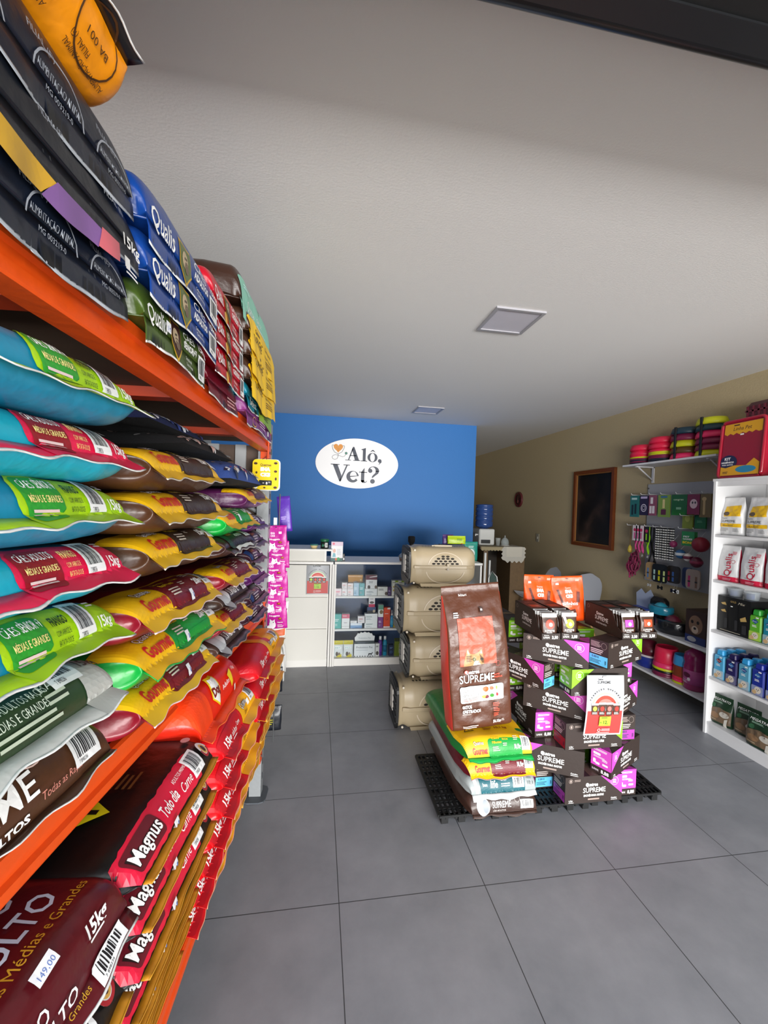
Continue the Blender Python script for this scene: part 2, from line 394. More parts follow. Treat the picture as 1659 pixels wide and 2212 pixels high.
def deck(z0, z1, name):
    mb = MB(); P = []
    for z, s in ((z0, .0), (z1, 1.97)):
        for y in (.02, .76):
            for dz in (-.012, 0): P.append((-s, y, z+dz))
    mb.add(P, [(0,1,3,2), (4,6,7,5), (0,4,5,1), (2,3,7,6), (1,5,7,3), (0,2,6,4)], M('#4b3a2c', .75, var=.2, bscale=20)); mb.build(name, rack)
deck(1.868, 1.870, 'shelf_board'); deck(1.012, 1.112, 'shelf_board'); deck(.33, .27, 'shelf_board')
GP = M('#9da1a3', .45, metal=.4, bump=.08)
for k_, y in enumerate((.16, .30, .44, .58)):
    MB().box((.075, y, 1.43), (.012, .055, .84), M('#a9abad', .5)).build('end_slat', rack)
MB().box((.088, .38, 1.43), (.006, .66, .84), M('#5d4c42', .7, var=.15)).build('end_board', rack)
MB().tube([(.19, -.03, .2), (.19, -.03, 1.60)], .0035, STEEL(), 6).build('hanging_rail', rack)
for s in (-.055, 1.99):
    for y in (.03, .77):
        mb = MB(); mb.box((-s, y, .98), (.055, .06, 1.96), GP)
        for k in range(24): mb.box((-s, y-.0305, .1+k*.078), (.014, .002, .030), M('#34373a', .6))
        po = mb.build('post', rack)
        mb = MB(); mb.prism(rrect(-.075, -.06, .06, .06, .03, 2), 0, .006, M('#4c5157', .5), 'xy', (-s, y, 0)); mb.build('foot_plate', rack)
    for k in range(4): MB().tube([(-s, .06, .15+k*.45), (-s, .74, .15+k*.45+(.38 if k % 2 else 0))], .012, GP, 6).build('brace', rack)
# ------------------------------------------------------------------ pet food bags lying down
def bag_shape(w, L, t, zs, droop, seed, fin=.03, a=None, amp=.0035, fs=1.0, wave=1.):
    a = a or .05; n_ = 5.0; hw = w/2
    def prof(y):
        q = min(1., max(0., y/a)); q2 = min(1., max(0., (L-y)/(a*.9)))
        g = (1-(1-q)**2)**.52; g2 = (1-(1-q2)**2)**.52
        return g*g2
    def disp(p, k=1.):
        x, y, z = p
        dx = (x/hw)**3*.5; dy = -max(0., 1-y/a); dz = (z-zs)/(t/2)
        d = Vector((dx, dy*.6, dz)); l = d.length
        if l < .05: return Vector(p)
        d /= l
        n = noise.noise(Vector((x*9+seed*3.1, y*9, z*9)))*amp*1.7 + noise.noise(Vector((x*27+seed, y*7, z*7)))*amp*.55
        return Vector(p) + d*n*min(1, l)*k
    YS = [a*(i/24)**1.6 for i in range(25)] + [a+.015*i for i in range(1, int((L-a)/.015))]; AR = [0.]
    for i in range(1, len(YS)): AR.append(AR[-1]+math.hypot(YS[i]-YS[i-1], (t-zs)*(prof(YS[i])-prof(YS[i-1]))))
    def wf(xn, y): f = .80 if xn < 0 else .95; return hw*xn*(f+(1-f)*min(1., max(0., y)/.11)**.6)
    def wav(x): return wave*(.004*math.sin(x*23+seed) + .0025*math.sin(x*61+seed*2))
    def base(u, v):
        xf = min(.999, abs(u)/hw)
        if v < 0:
            return Vector((wf(u/hw, 0), v*math.cos(droop)+wav(u)*min(1, -v/fin)*.8, zs + v*math.sin(droop)*(1+.15*math.sin(u*17+seed)) + wav(u)*min(1, -v/fin)))
        i = min(len(AR)-2, max(0, bisect.bisect_right(AR, v)-1)); y = YS[i]+(YS[i+1]-YS[i])*min(1, (v-AR[i])/(AR[i+1]-AR[i]))
        g = prof(y); z = zs + (t-zs)*g*(1-xf**n_)**(1/n_)
        return disp((wf(u/hw, y), y, z))
    def P(u, v, off=0.):
        p = base(u, v)
        if off == 0: return p
        e = .003; du = base(u+e, v)-base(u-e, v)
        dv = base(u, v+2*e)-base(u, v) if v >= 0 else base(u, min(v+e, -1e-5))-base(u, v-e)
        n = du.cross(dv)
        if n.length < 1e-9: return p
        n.normalize()
        if n.z < 0 and n.y > 0: n = -n
        return p + n*off
    ys = [a*(i/9)**2 for i in range(10)] + [a+(L-2*a)*k/6 for k in range(1, 6)] + [L-a*(i/5)**2 for i in range(5, -1, -1)]
    def body(mb, mat, nr=52, lower=None):
        vs = []
        for y in ys:
            g = max(.004, prof(y))
            for k in range(nr):
                an = 2*PI*k/nr; c, s_ = math.cos(an), math.sin(an)
                x = wf(math.copysign(abs(c)**(2/n_), c), y)
                zz = abs(s_)**(2/n_)*g
                z = zs+(t-zs)*zz if s_ >= 0 else zs-zs*zz
                # gusset tuck on the sides near the seam
                tk = math.exp(-((z-zs)/(t*.16))**2)*math.exp(-y/(a*1.3))*.035
                if abs(c) > .75: x -= math.copysign(tk*min(1, y/.02), c)
                vs.append(disp((x, y, z)))
        fs = []; N = len(ys)
        for i in range(N-1):
            for k in range(nr): fs.append((i*nr+k, i*nr+(k+1) % nr, (i+1)*nr+(k+1) % nr, (i+1)*nr+k))
        fs.append(tuple(range(nr-1, -1, -1))); fs.append(tuple(range((N-1)*nr, N*nr)))
        mb.add(vs, fs, mat, True)
        if lower:    # underside of the front in another colour is skipped for speed
            pass
    def finmesh(mb, mat, th=.0012, edge=None):
        for lo, hi, m_ in ((-fin*.96, .004, mat), (-fin, -fin*.9, edge or mat)):
            nu = 30; vs = []
            for zo in (th/2, -th/2):
                for j in range(3):
                    v = lo+(hi-lo)*j/2
                    for i in range(nu+1):
                        p = base(-hw*.985*fs+w*.985*fs*i/nu, min(v, -1e-5)) if v < 0 else base(-hw*.985*fs+w*.985*fs*i/nu, -1e-5)+Vector((0, v, 0))
                        vs.append(p+Vector((0, 0, zo if m_ is mat else zo*1.6)))
            n1 = nu+1; fs_ = []
            for j in range(2):
                for i in range(nu):
                    q = (j*n1+i, j*n1+i+1, (j+1)*n1+i+1, (j+1)*n1+i); fs_.append(q); fs_.append(tuple(3*n1+k for k in reversed(q)))
            for i in range(nu): fs_ += [(i+1, i, 3*n1+i, 3*n1+i+1), (2*n1+i, 2*n1+i+1, 5*n1+i+1, 5*n1+i)]
            fs_ += [(0, n1, 4*n1, 3*n1), (n1, 2*n1, 5*n1, 4*n1), (nu+n1, nu, 3*n1+nu, 4*n1+nu), (nu+2*n1, nu+n1, 4*n1+nu, 5*n1+nu)]
            mb.add(vs, fs_, m_, True)
    return P, body, finmesh
def make_bag(w, L, t, zs, droop, seed, bodycol, fincol, items, sticker=None, edge='#d8d8d6', fin=.03, amp=.0035, a=None, name='pet_food_bag', cat='bag', rough=.34, wave=1.):
    P, body, fm = bag_shape(w, L, t, zs, droop, seed, fin, a, amp, 1., wave)
    root = thing(name, name, cat)
    mb = MB(); body(mb, FILM(bodycol, rough))
    art(mb, P, items, .013, .0016, .0004)
    mb.build('body', root)
    f = MB(); fm(f, FILM(fincol, rough), edge=FILM(edge, .4)); f.build('seam', root)
    if sticker:
        s = MB(); u, v, sw, sh_ = sticker[:4]
        art(s, P, [('R', u, v, u+sw, v+sh_, '#eef0f4'), ('T', u+sw*.1, v+sh_*.2, sh_*.6, sticker[4] if len(sticker) > 4 else '162,90', '#5d78b8', {'fit': sw*.8})], .012, base=.008)
        o = s.build('price_sticker', root); o['label'] = 'white price sticker'
    return Kind(root)
WH = '#f3f3f1'
def xf(items, k, du):
    out = []
    for it in items:
        it = list(it); c = it[0]
        if c in 'RQ': it[1] = it[1]*k+du; it[3] = it[3]*k+du
        elif c == 'P': it[1] = [(x*k+du, y) for x, y in it[1]]
        elif c in 'EGTLB':
            it[1] = it[1]*k+du
            if c in 'EGLB': it[3] = it[3]*k
            if c == 'T' and len(it) > 6 and 'fit' in it[6]: it[6] = dict(it[6], fit=it[6]['fit']*k)
        out.append(tuple(it))
    return out
def sh(items, dv):
    out = []
    for it in items:
        it = list(it)
        if it[0] in 'RQ': it[2] += dv; it[4] += dv
        elif it[0] == 'P': it[1] = [(x, y+dv) for x, y in it[1]]
        else: it[2] += dv
        out.append(tuple(it))
    return out
def gourmet(w, panel, kg, l1, l2, l3, vt=.105, fin=.03, bar=True, yel='#e9b60d', lc='#e9c21a'):
    h = w/2; u0 = -.14*w
    it = [('R', -h*.985, -fin*.95, h*.985, vt, yel), ('Q', u0, -.012, .36*w, vt-.008, panel, .02), ('R', u0+.02, -.012, .36*w, .02, panel),
          ('T', -.36*w, .053, .021, 'Quatree', '#4a1518', {'b': .045, 'fit': .15*w}), ('T', -.36*w, .053, .021, 'Quatree', WH, {'fit': .15*w}),
          ('T', -.40*w, .014, .040, 'Gourmet', '#c01c1c', {'b': .035, 'fit': .24*w}), ('T', u0+.025, .072, .015, l1, lc, {'b': .02, 'fit': .12*w}), ('T', u0+.025, .054, .015, l2, lc, {'b': .02, 'fit': .14*w}),
          ('L', u0+.025, .038, .12*w, 3, .007, '#d9cfc0'), ('T', u0+.22*w, .066, .012, l3, lc, {'b': .02, 'fit': .08*w}), ('L', u0+.22*w, .05, .07*w, 2, .007, '#d9cfc0'),
          ('T', .235*w, .030, .026, kg, WH, {'b': .04, 'fit': .1*w}), ('L', .24*w, .08, .08*w, 3, .007, '#d9cfc0')]
    if bar: it.append(('B', .345*w, .022, .12*w, .062))
    return it
def teal_art(w, blob, inner, l1, l2, tc, bc, vt=.066, fin=.03):
    h = w/2
    return xf([('P', [(h*.985, vt*.86), (-.12*w, vt), (-.22*w, vt), (-.29*w, vt*.7), (-.32*w, vt*.2), (-.27*w, -fin*.95), (h*.985, -fin*.95)], blob),
            ('Q', -.275*w, -.014, -.03*w, vt-.012, inner, .014), ('T', -.255*w, .034, .0175, 'CÃES', WH, {'fit': .085*w}), ('T', -.16*w, .034, .0185, l1, WH, {'b': .012, 'fit': .12*w, 'i': .1}),
            ('T', -.25*w, .016, .0125, l2, '#f0dc8c', {'b': .01, 'fit': .2*w}), ('L', -.25*w, .004, .19*w, 2, .008, '#e4c9c9'),
            ('T', 0.0*w, .030, .018, 'FRANGO', tc, {'b': .03, 'fit': .11*w}), ('T', 0, .016, .010, 'COM ARROZ E', tc, {'fit': .1*w}), ('T', 0, .004, .010, 'BATATA-DOCE', tc, {'fit': .1*w}),
            ('B', .14*w, -.002, .15*w, .064), ('T', .32*w, .006, .026, '15kg', WH, {'b': .02, 'fit': .12*w}), ('L', .32*w, .052, .07*w, 2, .007, '#f0e0e0')], .69, .062)
# ------------------------------------------------------------------ bag kinds
w = .42
def circ_art(ink):
    it = []
    for u, v in ((-.13, .035), (.02, .035), (.15, .035)):
        it += [('G', u, v-.01, .052, .05, .003, ink, .15, PI-.15), ('T', u, v+.004, .012, 'ALIMENTAÇÃO ANIMAL', ink, {'a': 'c', 'fit': .085}), ('T', u-.025, v-.012, .010, 'MG 003219-0', ink, {'fit': .05})]
    it += [('T', -.19, .066, .013, 'FILIAL (G)', ink), ('T', -.04, .066, .013, 'FILIAL (F)', ink), ('T', .10, .066, .013, 'FILIAL (E)', ink)]
    return it
K_navy = make_bag(w, .62, .084, .006, 1.5, 1, '#121a29', '#121a29', sh(circ_art('#9ba1ab'), -.042), edge='#aab0b8', name='pet_food_bag', fin=.048, a=.035)
K_navyp = make_bag(w, .62, .084, .006, 1.5, 2, '#11161f', '#11161f', sh([('P', [(-.2, -.02), (-.03, -.02), (.0, .008), (-.2, .02)], '#c79a2b'), ('P', [(-.03, -.022), (.08, -.026), (.1, .006), (0, .01)], '#7a5590'),
    ('P', [(.08, -.024), (.13, -.02), (.135, .012), (.09, .01)], '#c8616c'), ('R', .15, -.02, .17, .0, WH), ('T', .145, .02, .03, '15kg', WH, {'b': .02}), ('L', .15, -.024, .05, 2, .008, WH)] + circ_art('#9ba1ab')[-3:], -.042), edge='#aab0b8', fin=.048, a=.035)
K_orange = make_bag(w, .6, .085, .018, .1, 3, '#f0930c', '#17181a', sh([x for u, c_, f_ in ((-.13, 'BA 001', '(F)'), (.0, 'MG 003219-0', '(E)'), (.13, 'GO 0010693', '(D)')) for x in
    (('G', u, .03, .05, .045, .003, '#4a2c0c'), ('T', u-.028, .03, .014, c_, '#4a2c0c', {'fit': .055}), ('T', u-.045, .066, .012, 'ALIMENTAÇÃO ANIMAL', '#4a2c0c', {'fit': .09}), ('T', u+.005, .052, .012, 'FILIAL '+f_, '#4a2c0c', {'fit': .04}))], .0), edge='#e6e6e6', fin=.022, a=.06)
def qualis(l1, l2, photo, w=.42):
    return [('T', -.46*w, .036, .050, 'Qualis', WH, {'b': .012, 'fit': .27*w}), ('P', [(-.12*w, .085), (.04*w, .085), (.045*w, .03), (-.04*w, -.008), (-.12*w, .03)], '#c9a12e'),
            ('P', [(-.112*w, .079), (.033*w, .079), (.037*w, .032), (-.04*w, .001), (-.112*w, .032)], photo), ('E', -.05*w, .05, .018, .018, '#b9a585'), ('E', -.03*w, .036, .012, .014, '#6b5947'), ('E', -.055*w, .054, .003, .003, '#15130f'), ('E', -.035*w, .055, .003, .003, '#15130f'),
            ('T', .075*w, .064, .022, l1, WH, {'fit': .19*w}), ('T', .075*w, .042, .022, l2, WH, {'b': .03, 'fit': .21*w}), ('T', .08*w, .016, .011, 'Seleção de', WH, {'fit': .12*w}), ('T', .08*w, .003, .011, 'Carnes e Arroz', WH, {'fit': .14*w}),
            ('T', .32*w, .066, .026, '15kg', WH, {'b': .02, 'fit': .14*w}), ('B', .31*w, .0, .13*w, .055)]
K_blue = make_bag(w, .6, .088, .006, 1.5, 4, '#123f8c', '#123f8c', sh(qualis('CÃES', 'ADULTOS', '#5d6b3e'), -.042), edge='#eceff2', rough=.28, fin=.048, a=.035)
K_green = make_bag(.36, .6, .078, .006, 1.5, 5, '#42571f', '#42571f', sh(qualis('CÃES', 'SÊNIOR+7', '#3a1c14', .36), -.042), sticker=(-.09, -.004, .026, .02, '14'), edge='#e8e8e6', fin=.048, a=.035)
K_red = make_bag(.34, .55, .08, .006, 1.5, 6, '#c3152b', '#c3152b', sh(qualis('GATOS', 'CASTRADOS', '#3b2a20', .34)+[('E', -.2*.34, .0, .014, .02, '#d6a13a')], -.042), edge='#e8e8e6', fin=.048, a=.035)
K_wine = make_bag(.34, .55, .06, .006, 1.5, 7, '#6d0f22', '#6d0f22', sh([('L', .05, .03, .1, 3, .01, '#c99')], -.042), fin=.048, a=.035)
K_yel = make_bag(.46, .56, .085, .006, 1.5, 8, '#43291b', '#f2c518', sh([('R', -.226, -.045, .226, .1, '#f2c518'), ('T', -.14, .055, .02, 'Quatree', '#4b3416', {'fit': .07, 'b': .02}), ('T', -.17, .015, .042, 'SUPREME', '#4b3416', {'fit': .15}),
    ('T', .03, .05, .02, 'Cães Adultos', '#4b3416', {'i': .3}), ('T', .03, .022, .018, 'Raças Pequenas', '#4b3416', {'i': .3}), ('L', .04, .008, .12, 3, .009, '#7a5d1f')], -.042), amp=.006, edge='#f2c518', fin=.048, a=.035)
K_mint = make_bag(.5, .56, .12, .006, 1.5, 9, '#3a2218', '#86c7b2', sh([('R', -.24, -.04, .245, .13, '#86c7b2'), ('T', -.16, .03, .05, 'Quatree', WH, {'fit': .12}), ('T', .0, .05, .024, 'GATOS', WH), ('L', .0, .035, .16, 4, .012, WH), ('L', -.2, .1, .1, 2, .01, '#dff')], -.042), edge='#26463d', fin=.048, a=.035)
K_select = make_bag(.46, .5, .06, .006, 1.5, 10, '#1487a0', '#1487a0', sh([('R', -.03, -.024, .226, .07, '#8db12a'), ('T', -.19, .012, .04, 'Select', WH, {'fit': .12}), ('E', .0, .03, .03, .026, '#2f3d1c'), ('T', .05, .035, .016, 'GATOS', '#2f3d1c', {'b': .02}), ('L', .05, .02, .1, 3, .01, '#3f4d1c')], -.042), fin=.048, a=.035)
K_purp = make_bag(.5, .5, .06, .006, 1.5, 11, '#87387f', '#87387f', sh([('G', -.1, .02, .03, .02, .003, '#e6b25a'), ('L', .0, .04, .12, 3, .012, '#d9b7d4'), ('R', .17, .01, .19, .03, WH)], -.042), amp=.006, fin=.048, a=.035)
# middle shelf
TEAL = '#1583a6'; TEAL2 = '#19a3bd'
K_tg = make_bag(w, .64, .086, 0.04, 0.35, 12, TEAL, '#a4cf12', teal_art(w, '#a4cf12', '#2c9a2e', 'SÊNIOR +7', 'MÉDIAS E GRANDES', '#173a12', 0), sticker=(-.03, .085, .04, .02))
K_tr = make_bag(w, .64, .084, 0.04, 0.45, 13, TEAL2, '#e01b4c', teal_art(w, '#e01b4c', '#8f1020', 'ADULTOS', 'MÉDIAS E GRANDES', '#f0d080', 0), sticker=(-.03, .088, .04, .02))
K_life = make_bag(.4, .64, .088, .036, .35, 14, '#2b4229', '#c9cac6', xf([('R', .12, -.028, .198, .12, '#b9bab5'), ('T', -.2, .01, .085, 'life', '#e9efe9', {'i': .25, 'b': .01}), ('T', -.07, .045, .016, 'CÃES ADULTOS RAÇAS', '#cfd8c8', {'fit': .12}), ('T', -.07, .028, .016, 'MÉDIAS E GRANDES', '#cfd8c8', {'fit': .11}),
    ('L', -.07, .018, .13, 2, .009, '#b9c4b0'), ('T', .035, .062, .016, 'FRANGO', '#cfd8c8'), ('T', .035, .046, .016, 'E ARROZ', '#cfd8c8'), ('L', .035, .036, .05, 2, .009, '#b9c4b0'), ('B', .06, .04, .07, .06), ('T', .14, .055, .024, '15kg', '#2b332b', {'b': .02}), ('L', .14, .1, .04, 2, .009, '#555')], .82, .034),
    sticker=(.02, .078, .04, .02, '185,90'), edge='#e9eae8')
K_supA = make_bag(.42, .64, .086, .02, .1, 15, '#4d2f1c', '#43281a', [('T', -.15, .078, .03, 'Quatree', '#e8b6a8', {'fit': .1}), ('T', -.15, .026, .046, 'SUPREME', WH, {'fit': .2, 'b': .005}), ('T', -.17, .004, .014, 'FORMATO ADULTOS', WH, {'b': .04, 'fit': .2}),
    ('T', .05, .014, .014, 'Todas as Raças', '#d98c7d', {'i': .2}), ('G', .06, .082, .028, .026, .002, '#e9c9bf'), ('E', .06, .082, .018, .017, '#c9604f'), ('T', .1, .1, .026, '15kg', WH, {'b': .03}), ('L', .105, .088, .05, 3, .009, '#e8ddd8'), ('B', .12, .016, .06, .048)], sticker=(.02, .06, .04, .022, '205,90'), fin=.012)
BR = '#4c2f1d'; MR = '#7d1223'; GR = '#159a3c'
lab1 = ('Cães Adultos', 'Raças Médias', 'Mix de Carnes')
K_gb = make_bag(.45, .64, .088, 0.046, 0.6, 16, BR, BR, gourmet(.45, '#3a271c', '15kg', *lab1)+[('R', .03, .07, .045, .09, WH)], edge='#c9c2b8')
K_gm = make_bag(.45, .64, .088, 0.046, 0.6, 17, MR, MR, gourmet(.45, '#74141f', '20kg', 'Cães Adultos', 'Raças Pequenas', 'Mix de Carnes'), sticker=(.04, .0, .02, .024, '1'), edge='#e3c9c9')
K_gg = make_bag(.45, .64, .088, 0.044, 0.55, 18, GR, GR, gourmet(.45, '#149436', '20kg', 'Cães', 'Filhotes', 'Mix de Carnes'), sticker=(.0, .0, .02, .024, '1'), edge='#1aa048')
K_cg = make_bag(.39, .56, .08, 0.04, 0.6, 19, '#12a83f', '#12a83f', gourmet(.39, '#149436', '10,1kg', 'Cães', 'Filhotes', 'Mix de Carnes'), sticker=(-.02, .004, .02, .022, '1'), edge='#0f7a30')
K_cm = make_bag(.39, .56, .072, 0.036, 0.5, 20, '#8b1a26', '#8b1a26', gourmet(.39, '#74141f', '10,1kg', 'Cães Adultos', 'Raças Pequenas', 'Mix de Carnes'), edge='#d9c2c2')
K_cd = make_bag(.39, .56, .07, 0.036, 0.6, 21, '#3d2320', '#3d2320', [('R', -.13, -.01, .1, .08, '#241a17'), ('R', -.13, -.01, -.09, .08, '#1f3d2e'), ('T', -.07, .04, .026, 'Natural', '#d98c3a', {'fit': .06}), ('T', .0, .05, .018, 'CÃES', WH), ('T', .0, .03, .018, 'ADULTOS', WH, {'b': .02}), ('T', .07, .04, .022, '10,1kg', '#e6c04a'), ('B', .11, .02, .07, .055), ('R', -.1, -.022, .12, -.008, WH)], edge='#b8b0aa')
K_cs = make_bag(.39, .56, .062, .026, .4, 22, '#42302a', '#42302a', [('P', ellp(-.13, .02, .045, .05), '#b5b9bd'), ('E', -.1, .03, .02, .02, '#d8dadc'), ('T', -.06, .055, .02, 'Quatree', WH, {'fit': .06}), ('T', -.07, .014, .038, 'SUPREME', WH, {'fit': .13}), ('T', .1, .055, .02, '10,1kg', WH), ('G', .08, .06, .014, .014, .0015, '#cfc3bd'), ('B', .1, .01, .06, .04)], edge='#8a7a72')
K_dp = make_bag(.38, .5, .08, 0.04, 0.5, 23, '#561d4e', '#561d4e', gourmet(.38, '#4a1a3c', '10,1kg', 'Gatos', 'Adultos', 'Mix de Carnes'), edge='#c9a9c4')
K_dd = make_bag(.30, .5, .07, .03, .6, 24, '#3a1f2a', '#3a1f2a', [('R', -.14, .0, -.1, .05, '#223a6b'), ('T', -.08, .03, .02, 'Quatree', '#d98c5a'), ('L', -.08, .02, .1, 3, .01, '#c9b9bd'), ('T', .03, .03, .018, '3kg', WH), ('B', .07, .01, .06, .045)], edge='#9a8a90')
K_dv = make_bag(.30, .5, .07, .03, .6, 25, '#5b2160', '#5b2160', [('L', -.1, .04, .1, 3, .01, '#d6c2d8'), ('R', -.02, .01, .0, .03, WH), ('B', .06, .01, .07, .045)], edge='#b9a0bb')
# lower shelf
random.seed(3)
jag = [(-.20+.4*k/40, -.004+random.uniform(-.003, .003)) for k in range(41)] + [(.20-.33*k/40, .062+random.uniform(-.003, .003)) for k in range(41)]
jag = [(max(-.198, min(.10, x)), y) for x, y in jag]
mag_items = [('P', [(-.2, -.002)]+[(-.19+.3*k/30, -.004+random.uniform(-.002, .002)) for k in range(31)]+[(.11, .03), (.115, .058)]+[(.11-.3*k/30, .062+random.uniform(-.002, .002)) for k in range(31)]+[(-.2, .05)], '#d11438'),
    ('Q', -.185, .006, -.075, .054, '#5f0c1c', .008), ('T', -.18, .018, .036, 'Magnus', '#1a0508', {'b': .06, 'fit': .1}), ('T', -.18, .018, .036, 'Magnus', WH, {'b': .02, 'fit': .1, 'i': .15}),
    ('T', -.065, .018, .032, 'Todo dia', WH, {'b': .015, 'fit': .075, 'i': .3}), ('T', .018, .04, .012, 'ADULTOS', WH, {'fit': .035}), ('T', .055, .04, .010, 'PREMIUM', WH, {'fit': .03}), ('T', .02, .012, .026, 'Carne', WH, {'fit': .05, 'i': .35}),
    ('B', .078, .006, .052, .05), ('E', .165, .03, .02, .021, WH), ('G', .165, .03, .02, .021, .006, '#b3242f', -PI, 0), ('E', .165, .03, .0125, .0135, '#e8b45a'), ('E', .165, .03, .007, .009, '#3c2010'),
    ('P', [(-.135, .19), (-.02, .19), (-.078, .115)], '#e6e01c') , ('P', [(-.1, .178), (-.058, .178), (-.058, .168), (-.073, .168), (-.073, .135), (-.084, .135), (-.084, .168), (-.1, .168)], '#15140c'),
    ('T', .06, .15, .03, '15kg', '#b98a3c', {'fit': .07}), ('T', -.02, .16, .010, 'PESO LÍQUIDO', '#8a6a3a'), ('E', .165, .075, .018, .009, '#b9bcc0'), ('L', -.02, .145, .06, 4, .012, '#6b4a26')]
K_mag = make_bag(.40, .66, .079, .022, .0, 26, '#0b0a0b', '#c7851a', sh(mag_items, .012), sticker=(-.06, -.002, .024, .018, '1'), edge='#d99a2a', fin=.015, a=.075, rough=.42, wave=.35)
K_cao = make_bag(.44, .68, .11, .04, .9, 27, '#571019', '#571019', [('T', .055, .165, .05, 'CÃO', '#c6d2e4', {'b': .012, 'fit': .10}), ('T', .0, .115, .048, 'ADULTO', '#c6d2e4', {'b': .012, 'fit': .165}), ('T', .0, .09, .022, 'Raças Médias e Grandes', '#c99a2b', {'fit': .19}),
    ('T', .0, .026, .024, 'CÃO', WH, {'b': .01, 'fit': .05}), ('T', .0, .004, .024, 'ADULTO', WH, {'b': .01, 'fit': .09}), ('T', .0, -.012, .012, 'Raças Médias e Grandes', '#c99a2b', {'fit': .11}), ('T', .125, .036, .024, '15kg', WH, {'b': .03, 'i': .2, 'fit': .05}), ('L', .13, .03, .045, 1, .006, WH), ('B', .12, -.024, .07, .028)],
    sticker=(.05, .06, .034, .015, '149,00'), fin=.03, amp=.006, rough=.3)
ry_art = [('R', -.193, -.028, .02, .09, '#d3121c'), ('R', .02, -.028, .193, .1, '#efae14'), ('Q', -.19, -.02, .0, .05, '#b8101f', .01), ('T', -.17, .01, .034, '15kg', WH, {'b': .03, 'fit': .06}), ('T', -.10, .014, .022, 'adultos', WH, {'i': .25, 'fit': .05}), ('T', -.043, .02, .016, 'Carne', WH, {'fit': .03}), ('L', -.1, .004, .05, 1, .008, WH),
    ('T', .04, .03, .026, 'Quatree', '#3c1c12', {'b': .05, 'fit': .06}), ('T', .04, .03, .026, 'Quatree', WH, {'fit': .06}), ('T', .05, .008, .018, 'Gatos', '#3c1c12', {'fit': .04}), ('R', .1, .02, .118, .036, WH), ('B', .125, .02, .045, .052)]
K_ry = make_bag(.39, .62, .079, .026, .25, 28, '#cf0f18', '#d8201c', ry_art, edge='#f0a080', fin=.03, amp=.005)
K_dy = make_bag(.46, .62, .079, .026, .1, 29, '#c8101c', '#e6a81a', [('R', -.228, -.028, .0, .1, '#c41424'), ('R', .0, -.028, .228, .2, '#e9a716')] + [tuple([i[0], i[1]-.0]+list(i[2:])) for i in ry_art[3:]], edge='#f0c060', fin=.034, amp=.005)
K_dog = make_bag(.44, .62, .115, .03, .3, 30, '#e2250c', '#ef4a12', [('R', -.217, -.028, -.1, .28, '#ee4313'), ('P', [(-.07, .05), (-.04, .105), (-.02, .1), (.01, .105), (.02, .06), (-.02, .012)], '#f1d21a'), ('P', [(-.062, .05), (-.038, .095), (-.02, .09), (.002, .095), (.012, .06), (-.02, .02)], WH),
    ('T', -.058, .05, .03, 'Dog', '#7d1612', {'b': .05, 'fit': .065}), ('T', .03, .04, .02, 'Adulto', WH, {'fit': .05}), ('P', [(.08, .06), (.12, .07), (.11, .03), (.09, .02), (.085, .04)], '#f1d21a'), ('T', .13, .06, .016, '15kg', WH), ('P', [(-.15, .25), (-.07, .25), (-.11, .19)], '#e6d41c'), ('T', -.12, .215, .03, 'T', '#15140c', {'b': .03}), ('R', .11, .0, .13, .018, WH)],
    edge='#f06a2a', amp=.007)
# ------------------------------------------------------------------ loading the rack: (kind, s far, s near, base z, overhang, tilt, label)
def load(rows, group):
    for K_, s0, s1, z, d, ry, w0, label in rows:
        K_.put(label, rp((s0+s1)/2, d, z), RZ, group, 0, ry, ((s1-s0)/w0, 1, 1))
T_, M_, B_ = 'bags stacked on the top shelf of the rack', 'bags stacked on the middle shelf of the rack', 'bags stacked on the bottom shelf of the rack'
load([
 (K_navy, 1.40, 1.82, 1.884, .03, .0, .42, 'plain dark navy bag lying directly on the top orange beam in the nearest top stack'),
 (K_navyp, 1.39, 1.81, 1.968, .04, 0, .42, 'black navy bag with gold, purple and pink band in the nearest top stack'),
 (K_navy, 1.40, 1.82, 2.052, .035, 0, .42, 'dark navy bag with pale circle stamps directly under the orange bag'),
 (K_orange, 1.44, 1.86, 2.222, .06, PI, .42, 'bright orange bag with circle stamps, highest bag near the top left corner'),
 (K_green, 1.04, 1.40, 1.884, .035, 0, .36, 'olive green bag with small dog portrait lying on the top orange beam'),
 (K_blue, .98, 1.42, 1.962, .045, .0, .42, 'lower of the two royal blue bags on the top shelf, resting on the olive bag'),
 (K_blue, .98, 1.43, 2.05, .045, .0, .42, 'upper of the two royal blue bags on the top shelf'),
 (K_wine, .69, 1.02, 1.884, .02, 0, .34, 'dark wine bag on the top beam under the three red bags'),
 (K_red, .68, 1.02, 1.944, .04, 0, .34, 'lowest of the three red bags on the top shelf'),
 (K_red, .70, 1.03, 2.024, .04, 0, .34, 'middle one of the three red bags on the top shelf'),
 (K_red, .71, 1.05, 2.104, .04, 0, .34, 'highest of the three red bags on the top shelf'),
 (K_purp, .12, .66, 1.884, .03, 0, .5, 'wrinkled purple bag at the far end of the top orange beam'),
 (K_select, .12, .66, 1.944, .03, 0, .46, 'blue and lime green bag between the purple bag and the yellow bags'),
 (K_yel, .13, .66, 2.004, .045, 0, .46, 'lowest of the three crumpled yellow bags on the top shelf'),
 (K_yel, .13, .67, 2.089, .045, 0, .46, 'middle one of the three crumpled yellow bags on the top shelf'),
 (K_yel, .14, .68, 2.174, .04, 0, .46, 'highest of the three crumpled yellow bags, under the mint bag'),
 (K_mint, .16, .74, 2.259, .02, 0, .5, 'brown bag with mint green end at the far top of the rack')], T_)
